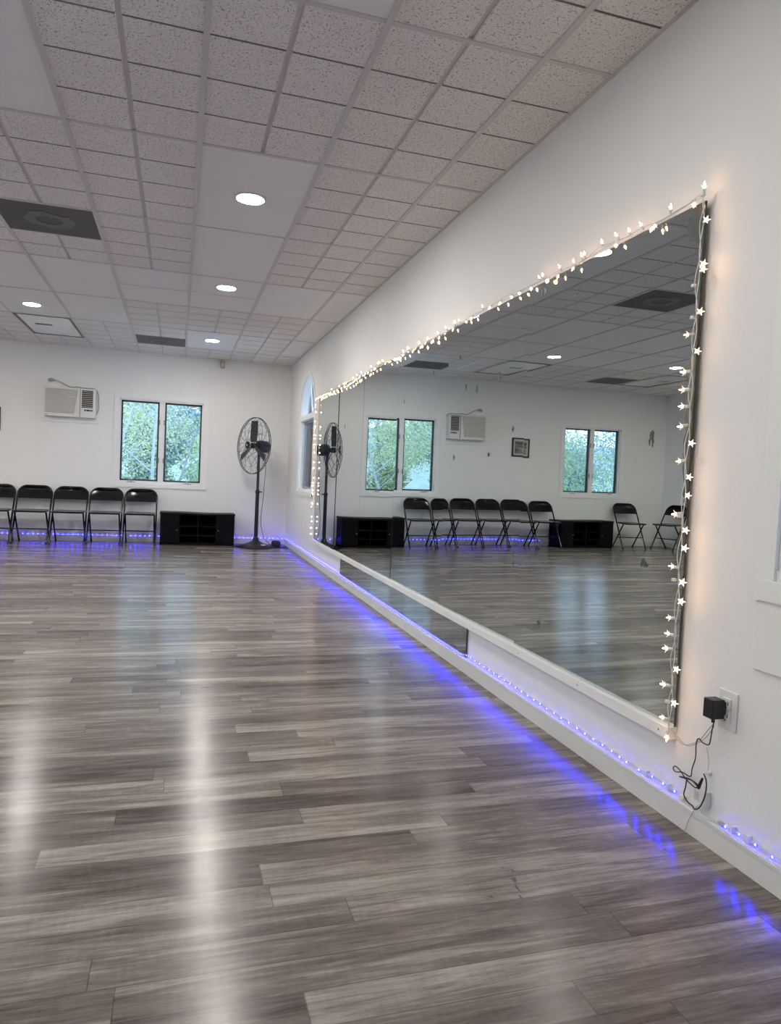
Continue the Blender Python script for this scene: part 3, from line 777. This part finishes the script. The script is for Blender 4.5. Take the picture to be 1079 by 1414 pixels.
# ------------------------------------------------------------------ folding chairs
def make_chair():
    t = thing('folding_chair', 'x', 'chair', (0, 0, 0), 0, 'black folding chairs')
    tr = .0115; w = .208
    def uy(z): return -.185 + .36*z/.62     # lean of the long frame
    # upper frame: inverted U
    pts = [(-w, uy(.43), .43), (-w, uy(.56), .56)]
    rr = .105; zc = .742 - rr
    for k in range(0, 9):
        a = math.pi - math.pi/2*k/8; pts.append((-w+rr + rr*math.cos(a), uy(zc + rr*math.sin(a)), zc + rr*math.sin(a)))
    pts += [(-x, y, z) for x, y, z in reversed(pts)]
    MB().tube(pts, tr, 10).build('back_frame', 'chairblack', t, smooth=True)
    for s in (-1, 1):
        l = MB().tube([(s*w, uy(.018), .018), (s*w, uy(.2), .2), (s*w, uy(.43), .43)], tr, 10).build('leg', 'chairblack', t, smooth=True)
        MB().lathe([(.014, 0), (.0145, .004), (.0145, .024), (.0125, .028)], 10, T=Matrix.Translation((s*w, uy(.012), 0))).build('foot_cap', 'rubber', l, smooth=True)
        ry = lambda z: .205 - .33*z/.42
        l = MB().tube([(s*(w-.022), ry(.018), .018), (s*(w-.022), ry(.405), .405)], tr*.95, 10).build('leg', 'chairblack', t, smooth=True)
        MB().lathe([(.0135, 0), (.014, .004), (.014, .022), (.012, .026)], 10, T=Matrix.Translation((s*(w-.022), ry(.012), 0))).build('foot_cap', 'rubber', l, smooth=True)
    MB().tube([(-w, uy(.185), .185), (w, uy(.185), .185)], .007, 8).build('stretcher', 'chairblack', t, smooth=True)
    ry = lambda z: .205 - .33*z/.42
    MB().tube([(-w+.022, ry(.175), .175), (w-.022, ry(.175), .175)], .007, 8).build('stretcher', 'chairblack', t, smooth=True)
    # backrest: curved sheet
    b = MB(); nx, nz = 16, 8; z0 = .575
    def top(x):
        ax = abs(x); e = w-rr
        return .742 if ax <= e else zc + math.sqrt(max(0, rr*rr - (ax-e)**2))
    V = []
    for side in (0, 1):
        for i in range(nx+1):
            x = -w + 2*w*i/nx; zt = max(top(x)-.003, z0+.002)
            for j in range(nz+1):
                z = z0 + (zt-z0)*j/nz
                q = 1-(x/w)**2
                y = uy(z) + .044*q + .012*math.sin(math.pi*j/nz)*q - .012*(1-j/nz)**3 + side*.005
                V.append((x, y, z))
    F = []; m = (nx+1)*(nz+1)
    for i in range(nx):
        for j in range(nz):
            a = i*(nz+1)+j; F.append((a, a+nz+1, a+nz+2, a+1)); F.append((m+a, m+a+1, m+a+nz+2, m+a+nz+1))
    for i in range(nx):
        a = i*(nz+1); F.append((a, m+a, m+a+nz+1, a+nz+1)); a += nz; F.append((a, a+nz+1, m+a+nz+1, m+a))
    b.add(V, F).build('backrest', 'chairblack', t, smooth=True)
    # seat: rounded slab with rolled front edge
    b = MB(); n = 7; hw = .193; yf, yb = -.235, .165; out = []
    for (cx, cy, a0) in ((hw-.05, yb-.04, 0), (-hw+.05, yb-.04, 90), (-hw+.06, yf+.06, 180), (hw-.06, yf+.06, 270)):
        r = .045 if a0 < 180 else .06
        for k in range(n): a = R(a0 + 90*k/(n-1)); out.append((cx + r*math.cos(a), cy + r*math.sin(a)))
    seat = MB(); m = len(out)
    rings = [(.955, .412), (1.0, .416), (1.0, .428), (.97, .4345), (.75, .429)]
    V = []
    for (sc, z) in rings:
        for (x, y) in out: V.append((x*sc, (y+.03)*sc-.03, z - (.0 if y > -.15 else .003)))
    F = [tuple(range(m-1, -1, -1)), tuple(range((len(rings)-1)*m, len(rings)*m))]
    for i in range(len(rings)-1):
        for k in range(m): F.append((i*m+k, i*m+(k+1) % m, (i+1)*m+(k+1) % m, (i+1)*m+k))
    seat.add(V, F).build('seat', 'chairblack', t, smooth=True)
    for s in (-1, 1):
        MB().tube([(s*.194, uy(.42), .42), (s*.209, uy(.42), .42)], .012, 8).build('pivot', 'steel', t)
    return t
chair = make_chair()
CH = [(-2.030, 0.0, 'black folding chair at the end of the row, beside the black cabinet under the window'),
      (-2.478, .0, 'black folding chair second in the row from the cabinet under the window'),
      (-2.926, .0, 'black folding chair third in the row from the cabinet under the window'),
      (-3.374, .0, 'black folding chair fourth in the row from the cabinet under the window'),
      (-3.822, .0, 'black folding chair fifth in the row, cut by the left picture edge'),
      (-4.276, .0, 'black folding chair ending the row at the second cabinet, seen in the mirror'),
      (-5.86, .10, 'black folding chair standing alone between the second cabinet and the corner'),
      (-6.46, 1.28, 'black folding chair turned in the room corner, seen at the mirror edge')]
for i, (x, rz, lab) in enumerate(CH):
    c = chair if i == 0 else copy_tree(chair)
    c.location = (x, 10.24 if i < 6 else (10.20 if i == 6 else 9.95), 0); c.rotation_euler = (0, 0, rz); c['label'] = lab

# ------------------------------------------------------------------ cabinets
def make_cabinet():
    t = thing('media_cabinet', 'x', 'cabinet', (0, 0, 0), 0, 'low black cabinets against the back wall')
    W_, H_, Dp = .50, .425, .36; th = .016     # half width
    b = MB()
    b.box((-W_, -Dp, 0), (-W_+th, 0, H_)); b.box((W_-th, -Dp, 0), (W_, 0, H_)); b.box((-W_, -.012, 0), (W_, 0, H_)); b.box((-W_, -Dp, .0), (W_, 0, .035))
    b.build('carcass', 'cab', t, bevel=.0015)
    # top, slightly bowed
    b = MB(); n = 12; V = []
    for i in range(n+1):
        x = -W_-.008 + (2*W_+.016)*i/n; dz = .004*math.sin(math.pi*i/n*2+.5)
        V += [(x, -Dp-.012, H_+dz), (x, 0, H_+dz), (x, 0, H_+.024+dz), (x, -Dp-.012, H_+.024+dz)]
    F = [(0,1,2,3), (4*n+3, 4*n+2, 4*n+1, 4*n)]
    for i in range(n):
        for k in range(4): F.append((4*i+k, 4*i+(k+1) % 4, 4*i+4+(k+1) % 4, 4*i+4+k))
    b.add(V, F).build('top', 'cabtop', t)
    for x in (-.245, .005, .255):
        MB().box((x-.008, -Dp+.004, .035), (x+.008, -.012, H_)).build('divider', 'cab', t)
    for z in (.135, .262):
        for (a, c) in ((-.237, -.003), (.013, .247)):
            MB().box((a, -Dp+.008, z-.007), (c, -.012, z+.007)).build('shelf', 'cab', t)
    for s, (a, c) in enumerate(((-W_+.004, -.247), (.265, W_-.004))):
        d = MB().box((a, -Dp-.016, .038), (c, -Dp, H_-.004)).build('door', 'cab', t, bevel=.002)
        MB().box((a+.02, -Dp-.0175, .232), (c-.02, -Dp-.0155, .236)).build('panel_line', 'cabtop', d)
        kx = (c-.03) if s == 0 else (a+.012)
        MB().lathe([(.004, 0), (.004, .01), (.008, .014), (.008, .02), (.004, .024)], 10, T=Matrix.Translation((kx, -Dp-.016, .215)) @ Matrix.Rotation(math.pi/2, 4, 'X')).build('knob', 'steel', d, smooth=True)
    return t
cab = make_cabinet(); cab.location = (-1.265, D-.022, 0); cab['label'] = 'low black cabinet with open shelves under the window, beside the pedestal fan'
c2 = copy_tree(cab); c2.location = (-5.02, D-.022, 0); c2['label'] = 'low black cabinet seen only in the mirror, beside the lone chair'

# ------------------------------------------------------------------ pedestal fan
FX, FYY = -.472, 10.06
fan = thing('pedestal_fan', 'tall black pedestal fan with a wire guard standing in the room corner', 'fan', (FX, FYY, 0))
MB().lathe([(.262, 0), (.265, .008), (.255, .02), (.17, .045), (.09, .072), (.045, .10), (.036, .14), (.03, .145)], 40).build('base', 'black', fan, smooth=True)
MB().prism([(.07, -.19, .0455), (.13, -.165, .0455), (.115, -.13, .0555), (.055, -.15, .0565)], (0, 0, .002)).build('sticker', 'sticker', fan)
pole = MB().lathe([(.027, .12), (.026, .76), (.031, .765), (.031, .80), (.024, .81), (.020, .812)], 20).build('pole', 'black', fan, smooth=True)
MB().lathe([(.019, .80), (.019, 1.37), (.012, 1.38)], 18).build('pole', 'fanblue', fan, smooth=True)
MB().tube([(.03, -.0, .785), (.06, -.01, .785)], [.005, .011], 10).build('knob', 'black', pole, smooth=True)
ax = Vector((-.883, -.469, .03)).normalized()
hc = Vector((0, 0, 1.425))
Tq = Matrix.Translation(hc) @ ax.to_track_quat('Z', 'Y').to_matrix().to_4x4()
# local frame of head: +z = blowing direction; local y is close to up
yax = (Tq.to_3x3() @ Vector((0, 1, 0)));
spin = math.atan2((Tq.to_3x3() @ Vector((1, 0, 0))).z, yax.z)
Tq = Tq @ Matrix.Rotation(-spin, 4, 'Z')
MB().lathe([(.02, -.165), (.055, -.16), (.078, -.14), (.086, -.10), (.086, -.005), (.075, .02), (.04, .03)], 28, T=Tq).build('motor', 'fanblue', fan, smooth=True)
MB().lathe([(.03, .02), (.03, .06), (.04, .065), (.04, .125), (.02, .13)], 20, T=Tq).build('hub', 'black', fan, smooth=True)
MB().box((-.022, -.03, 1.33), (.022, .03, 1.40)).build('yoke', 'black', fan, bevel=.005)
GR = .392
for k in range(3):
    a = math.pi/2 + k*2*math.pi/3
    b = MB(); V = []; n = 8
    for i in range(n+1):
        r = .05 + (.345-.05)*i/n; wd = .045 + .012*min(1, i/3)
        tw = .55 - .25*i/n
        for s in (-1, 1):
            lx, lz = s*wd*math.cos(tw), s*wd*math.sin(tw)
            p = Vector((r*math.cos(a) - lx*math.sin(a), r*math.sin(a) + lx*math.cos(a), .095 + lz))
            for h in (0, .003): V.append(Tq @ (p + Vector((0, 0, h))))
    F = [(0, 1, 3, 2), (4*n, 4*n+2, 4*n+3, 4*n+1)]
    for i in range(n):
        o = 4*i
        F += [(o, o+2, o+6, o+4), (o+1, o+5, o+7, o+3), (o, o+4, o+5, o+1), (o+2, o+3, o+7, o+6)]
    b.add(V, F).build('blade', 'black', fan)
def guard(front):
    b = MB(); z0 = .09; sg = 1 if front else -1
    dep = .10
    def P(r, a):
        q = r/GR; z = z0 + sg*(dep*(1-q**2.6)+.012)
        return Tq @ Vector((r*math.cos(a), r*math.sin(a), z))
    n = 26
    for k in range(n):
        a = 2*math.pi*k/n
        pts = [P(.045 + (GR-.045)*i/9, a + sg*.42*math.sin(math.pi*i/9*1.0)*(1 if k % 2 else .25)) for i in range(10)]
        b.tube(pts, .0015, 5)
    for r in (GR, GR-.004, .30, .17):
        if r == GR-.004: continue
        b.tube([P(r, 2*math.pi*k/48) for k in range(48)], .0050 if r == GR else .0015, 6, closed=True)
    return b
g = guard(False).build('guard_rear', 'wire', fan)
g = guard(True).build('guard_front', 'wire', fan)
MB().lathe([(.05, .185), (.052, .195), (.03, .202)], 24, T=Tq).build('badge', 'black', fan, smooth=True)
MB().lathe([(.014, .202), (.012, .204)], 16, T=Tq).build('badge_face', 'sticker', fan)
cp = [Tq @ Vector((.02, -.07, -.15)), Vector((.10, .02, 1.30)), Vector((.105, .03, 1.1)), Vector((.095, .03, .9)), Vector((.085, .02, .7)), Vector((.065, .02, .45)), Vector((.07, 0, .3)), Vector((.11, -.05, .14)), Vector((.20, -.10, .05)), Vector((.30, -.11, .012)), Vector((.36, -.05, .008)), Vector((.44, .30, .008))]
MB().tube(smoothpath(cp, 6), .0042, 6).build('cord', 'cordb', fan, smooth=True)
cp = [(-.20, -.10, .024), (-.29, -.03, .007), (-.33, .05, .006), (-.25, .12, .006), (-.1, .27, .006), (.1, .30, .006)]
MB().tube(smoothpath(cp, 6), .004, 6).build('cord', 'cordb', fan, smooth=True)

t = thing('floor_device', 'small round black device on the floor between the fan and the corner', 'device', (-.18, 10.10, 0))  # round black device, its use unidentified
MB().lathe([(.062, 0), (.068, .012), (.068, .075), (.060, .090), (.05, .092)], 28).build('body', 'black', t, smooth=True)
MB().lathe([(.048, .092), (.046, .096), (.02, .094)], 24).build('cap', 'rubber', t, smooth=True)
MB().tube(smoothpath([(.066, 0, .012), (.11, .03, .007), (.15, .02, .006), (.16, .18, .006)], 5), .004, 6).build('cord', 'cordb', t)
b = MB(); b.add([(.03, -.02, .003), (.15, -.06, .003), (.175, .05, .003), (.09, .12, .003), (.03, -.02, .009), (.15, -.06, .009), (.175, .05, .009), (.09, .12, .009)], [(0,1,2,3),(4,5,6,7),(0,1,5,4),(1,2,6,5),(2,3,7,6),(3,0,4,7)])
o = b.build('floor_mat', 'rubber', loc=(-.18, 10.02, -.0025)); tag(o, 'small flat black pad on the floor against the mirror wall baseboard', 'pad')

# ------------------------------------------------------------------ air conditioner
ac = thing('air_conditioner', 'white through-wall air conditioner with its cord draped on top', 'air conditioner', (-2.978, D, 1.885))
b = MB()
for (a, c) in (((-.36, -.265), (-.32, .25)), ((.32, -.265), (.372, .25)), ((-.32, .205), (.32, .25)), ((-.32, -.265), (.32, -.195))):
    b.box((a[0], -.012, a[1]), (c[0], 0, c[1]))
b.build('sleeve_trim', 'trim', ac, bevel=.002)
b = MB(); b.box((-.325, -.115, -.195), (.322, 0, .200)); b.build('housing', 'acbody', ac, bevel=.012)
g = MB()
zt, zb = .178, -.150
for i in range(20):
    z = zb + (zt-zb)*(i+.5)/20; xr = .055 + (.095-.055)*0 + (.10-.055)*((z-zb)/(zt-zb)); 
    g.prism([(-.305, -.115, z-.006), (-.305, -.128, z-.002), (-.305, -.128, z+.003), (-.305, -.115, z+.006)], (.305+xr, 0, 0))
g.build('intake_grille', 'acgrill', ac)
MB().prism([(.125, -.113, -.185), (.125, -.121, -.185), (.125, -.121, .19), (.125, -.113, .19)], (.005, 0, 0)).build('seam', 'slot', ac)
MB().box((.148, -.1165, -.060), (.288, -.110, .175)).build('vent_recess', 'dark', ac)
g = MB()
for i in range(9):
    z = -.045 + .215*i/8.5
    g.box((.15, -.124, z-.003), (.286, -.115, z+.003))
g.build('vent_louvers', 'acgrill', ac)
MB().box((.180, -.1175, -.105), (.290, -.110, -.082)).build('control_panel', 'dark', ac)
for x in (.2, .245, .27): MB().box((x, -.119, -.099), (x+.012, -.1165, -.089)).build('button', 'acgrill', ac)
MB().box((-.305, -.1165, -.178), (-.27, -.1145, -.171)).build('badge', 'slot', ac)
cp = [(-.20, -.03, .295), (-.14, -.03, .275), (-.06, -.035, .235), (.0, -.04, .212), (.08, -.03, .222), (.14, -.03, .213), (.22, -.03, .214), (.30, -.03, .206), (.34, -.025, .15), (.350, -.02, .02), (.352, -.02, -.06), (.33, -.03, -.13)]
MB().tube(smoothpath(cp, 6), .007, 8).build('cord', 'cordg', ac, smooth=True)
MB().tube([(-.285, -.03, .285), (-.27, -.03, .29), (-.235, -.03, .296), (-.20, -.03, .295)], [.013, .022, .022, .009], 10).build('plug', 'cordg', ac, smooth=True)

# picture, motion detector
t = thing('picture_frame', 'small black-framed landscape print hanging on the back wall above the chairs', 'picture', (-3.962, D, 1.615))
b = MB()
for s in (-1, 1): b.box((s*.127, -.02, -.155), (s*.105, 0, .155)); b.box((-.127, -.02, s*.155), (.127, 0, s*.133))
b.build('frame', 'frame', t, bevel=.002)
MB().box((-.106, -.008, -.134), (.106, -.002, .134)).build('mat', 'matte', t)
MB().box((-.075, -.0095, -.10), (.075, -.007, .10)).build('print', 'art', t)
t = thing('motion_detector', 'small white motion detector high on the back wall above the fan side', 'sensor', (-.985, D, 2.585))
MB().lathe([(.018, -.055), (.03, -.045), (.034, -.01), (.034, .035), (.026, .05)], 16, T=Matrix.Translation((0, -.03, 0))).build('body', 'tan', t, smooth=True)
MB().box((-.02, -.02, -.03), (.02, 0, .04)).build('bracket', 'plastic', t)
MB().lathe([(.02, 0), (.012, .006)], 14, T=Matrix.Translation((0, -.062, -.01)) @ Matrix.Rotation(math.pi/2, 4, 'X')).build('lens', 'acgrill', t, smooth=True)

# scuffs on the floor: part of the floor's own wear
fl = bpy.data.objects['floor']
b = MB(); rs = random.Random(5)
for (x, y, rx, ry) in ((-.66, 1.72, .006, .003), (-.655, 1.66, .006, .012), (-.665, 1.62, .005, .014), (-.75, 1.60, .006, .006), (-.64, 1.70, .003, .01), (-.675, 1.585, .004, .008), (-1.26, 2.72, .012, .008)):
    pts = blob(x, y, rx, ry, 10, rs.randint(0, 999), .5); b.add([(p, q, .0004) for p, q in pts], [tuple(range(len(pts)))])
b.build('scuff', 'slot', fl)

# ------------------------------------------------------------------ outside: ground, trees
struct(MB().box((-30, D+.16, -.9), (16, 45, -.5)).build('ground', 'ground'), 'grassy ground outside the windows')
M['hill'] = mat('hazy_wooded_hill', (.36, .43, .41), .95, var=.35, vscale=1.6)  # distance haze is painted into this pale grey-green
b = MB(); V = []; nx = 40; prof = [(33.5, -.55), (36, .2), (39, 1.7), (43, 3.1), (48, 3.9), (55, 4.1)]
for i in range(nx+1):
    x = -34 + 56*i/nx
    for (y, z) in prof: V.append((x, y + .6*noise.noise(Vector((x*.3, y, 0))), z + .9*max(0, z+.5)/4*noise.noise(Vector((x*.35, y*.4, 3)))*2))
m = len(prof); b.add(V, [(i*m+j, i*m+j+1, (i+1)*m+j+1, (i+1)*m+j) for i in range(nx) for j in range(m-1)])
struct(b.build('hill', 'hill', smooth=True), 'hazy wooded hillside beyond the trees')
def leaves(b, rs, c, rad, n, size, squash=.8):
    for _ in range(n):
        while True:
            p = Vector((rs.uniform(-1, 1), rs.uniform(-1, 1), rs.uniform(-1, 1)))
            if p.length <= 1: break
        p = Vector((c[0]+p.x*rad, c[1]+p.y*rad, c[2]+p.z*rad*squash))
        u = Vector((rs.uniform(-1, 1), rs.uniform(-1, 1), rs.uniform(-1, 1))).normalized(); v = u.orthogonal().normalized()
        s = size*rs.uniform(.6, 1.3)
        b.add([p-u*s, p+v*s*.45, p+u*s, p-v*s*.45], [(0,1,2,3)])
def tree(x, y, h, lean, leaf, bark, label, nleaf, cz, crad, size, seed, branches=9, tr=.09):
    rs = random.Random(seed)
    t = thing('tree', label, 'tree', (x, y, -.55), 0, 'trees outside the windows')
    b = MB(); P = [Vector((lean*(k/6)**1.2*h + rs.uniform(-.05, .05), rs.uniform(-.05, .05), h*k/6)) for k in range(7)]
    b.tube(smoothpath(P, 3), [tr*(1-.75*i/18) for i in range(19)], 8)
    ends = []
    for k in range(branches):
        f = rs.uniform(.15, .95); i = int(f*6); s = P[i].lerp(P[min(6, i+1)], f*6-i)
        d = Vector((rs.choice([-1, 1])*rs.uniform(.4, 1), rs.uniform(-.6, .6), rs.uniform(.35, 1.0))).normalized()*rs.uniform(.9, 2.0)
        e = s+d; m = s.lerp(e, .5)+Vector((0, 0, rs.uniform(-.12, .12)))
        b.tube(smoothpath([s, m, e], 4), [tr*.33*(1-.7*i/8) for i in range(9)], 6); ends.append(e)
        for _ in range(3):
            s2 = m.lerp(e, rs.random()); e2 = s2+Vector((rs.uniform(-.6, .6), rs.uniform(-.4, .4), rs.uniform(.05, .7)))
            b.tube([s2, e2], [tr*.11, tr*.04], 5); ends.append(e2)
    b.build('trunk', bark, t)
    lb = MB()
    for e in ends: leaves(lb, rs, e, .45, int(nleaf*.4/len(ends)), size)
    for c in range(14): leaves(lb, rs, (rs.uniform(-1, 1)*crad, rs.uniform(-1, 1)*crad*.6, cz+rs.uniform(-1, 1)*crad*.7), crad*.42, int(nleaf*.6/14), size)
    lb.build('foliage', leaf, t, kind='stuff')
    return t
TR = [(-2.02, 13.4, 5.2, .02, 'leaf_grey', 'paleb', 'pale slim tree outside the chair row window, behind its first pane', 1500, 3.4, 1.2, .022, 1, 10, .034),
      (-3.25, 15.6, 4.6, .30, 'leaf_yellow', 'paleb', 'leaning pale tree outside the chair row window, crossing its first pane', 3000, 2.6, 1.3, .025, 2, 14, .036),
      (-1.9, 17.6, 4.4, .36, 'leaf_yellow', 'bark', 'leaning grey tree outside the chair row window, crossing its second pane', 3000, 2.6, 1.3, .025, 3, 14, .038),
      (-4.4, 21.0, 6.0, .0, 'leaf_yellow', 'bark', 'broad yellow-green tree far outside the chair row window', 14000, 2.9, 2.3, .045, 4, 9, .08),
      (.9, 20.6, 6.0, -.03, 'leaf_green', 'bark', 'green leafy tree far outside, behind the pane beside the fan', 14000, 2.2, 2.0, .045, 5, 9, .08),
      (-6.6, 15.2, 4.4, .12, 'leaf_green', 'bark', 'green bushy tree outside the window seen in the mirror', 9000, 1.6, 1.6, .035, 6, 9, .05),
      (-9.3, 20.6, 6.0, .0, 'leaf_yellow', 'bark', 'tall yellow-green tree outside the window seen in the mirror', 13000, 2.9, 2.3, .045, 7, 9, .08),
      (-13.2, 20.5, 6.2, .0, 'leaf_grey', 'bark', 'grey-green tree at the edge of the wood beyond the second cabinet', 9000, 2.9, 2.4, .05, 8, 9, .08),
      (4.6, 15.5, 5.2, -.1, 'leaf_grey', 'bark', 'grey-green tree outside past the arched window corner', 8000, 3.0, 1.9, .05, 9, 9, .06),
      (-2.0, 27.5, 7.5, .0, 'leaf_grey', 'paleb', 'distant grey-green tree filling the gap between the yellow and green ones', 16000, 3.0, 3.4, .13, 10, 9, .1),
      (-11.0, 29.0, 7.5, .0, 'leaf_grey', 'paleb', 'distant grey-green tree beyond the window seen in the mirror', 16000, 3.0, 3.4, .13, 11, 9, .1),
      (6.2, 27.5, 7.5, .0, 'leaf_grey', 'paleb', 'distant grey-green tree beyond the arched window side', 12000, 3.0, 3.2, .13, 12, 9, .1)]
for a in TR: tree(*a)
def shrub(x, y, r, h, leaf, label, n, seed):
    rs = random.Random(seed)
    t = thing('shrub', label, 'shrub', (x, y, -.5), 0, 'shrubs outside the windows')
    b = MB()
    for k in range(7):
        a = rs.uniform(0, 6.28); e = Vector((math.cos(a)*r*.5, math.sin(a)*r*.5, h*rs.uniform(.6, .95)))
        b.tube(smoothpath([(0, 0, 0), e*.5+Vector((0, 0, .1)), e], 4), [.03*(1-.8*i/8) for i in range(9)], 6)
    b.build('stems', 'bark', t)
    lb = MB()
    for k in range(16):
        z = rs.uniform(.1, .95); q = r*math.sqrt(max(.1, 1-(z-.35)**2*1.3))
        a = rs.uniform(0, 6.28); d = q*rs.uniform(.1, .75)
        leaves(lb, rs, (math.cos(a)*d, math.sin(a)*d, h*z*.9), r*.42, n//16, .06, .8)
    lb.build('foliage', leaf, t, kind='stuff')
SH = [(-13.5, 'leaf_grey'), (-10.9, 'leaf_green'), (-8.6, 'leaf_green'), (-6.2, 'leaf_yellow'), (-4.3, 'leaf_grey'), (-2.2, 'leaf_grey'), (-.2, 'leaf_green'), (2.0, 'leaf_yellow')]
for i, (x, lf) in enumerate(SH):
    shrub(x, 24.6 + (i % 2)*.9, 1.2, 2.9 + .35*((i*7) % 3), lf, 'leafy shrub outside the windows, %s counted from the far wall end' % ORD[i], 9000, 100+i)

# ------------------------------------------------------------------ sky, camera, colour
w = bpy.data.worlds.new('overcast_sky'); SC.world = w; w.use_nodes = True
nt = w.node_tree; bg = nt.nodes['Background']
tc = nt.nodes.new('ShaderNodeTexCoord'); sp = nt.nodes.new('ShaderNodeSeparateXYZ'); cr = nt.nodes.new('ShaderNodeValToRGB')
nt.links.new(tc.outputs['Generated'], sp.inputs[0]); nt.links.new(sp.outputs[2], cr.inputs[0]); nt.links.new(cr.outputs[0], bg.inputs[0])
cr.color_ramp.elements[0].color = (.62, .79, 1.0, 1); cr.color_ramp.elements[1].color = (.60, .78, 1.0, 1)
bg.inputs[1].default_value = 2.25

cam = bpy.data.cameras.new('camera'); co = bpy.data.objects.new('camera', cam); COL.objects.link(co)
yaw, pitch, roll = .2945, -.0474, .0464
fwd = Vector((math.sin(yaw), math.cos(yaw), 0)); right = Vector((math.cos(yaw), -math.sin(yaw), 0)); up = Vector((0, 0, 1))
f2 = fwd*math.cos(pitch) + up*math.sin(pitch); u2 = up*math.cos(pitch) - fwd*math.sin(pitch)
r3 = right*math.cos(roll) + u2*math.sin(roll); u3 = u2*math.cos(roll) - right*math.sin(roll)
mw = Matrix((r3, u3, -f2)).transposed().to_4x4(); mw.translation = CAM; co.matrix_world = mw
cam.sensor_fit = 'VERTICAL'; cam.sensor_height = 36.0; cam.lens = 974.94/1414*36.0; cam.clip_start = .02; cam.clip_end = 200
SC.camera = co
SC.view_settings.view_transform = 'Standard'; SC.view_settings.look = 'None'; SC.view_settings.gamma = 1.0; SC.view_settings.use_curve_mapping = False
SC.view_settings.exposure = 1.10
cy = SC.cycles
cy.max_bounces = 10; cy.diffuse_bounces = 5; cy.glossy_bounces = 6; cy.transparent_max_bounces = 12
cy.sample_clamp_indirect = 6.0; cy.use_denoising = True
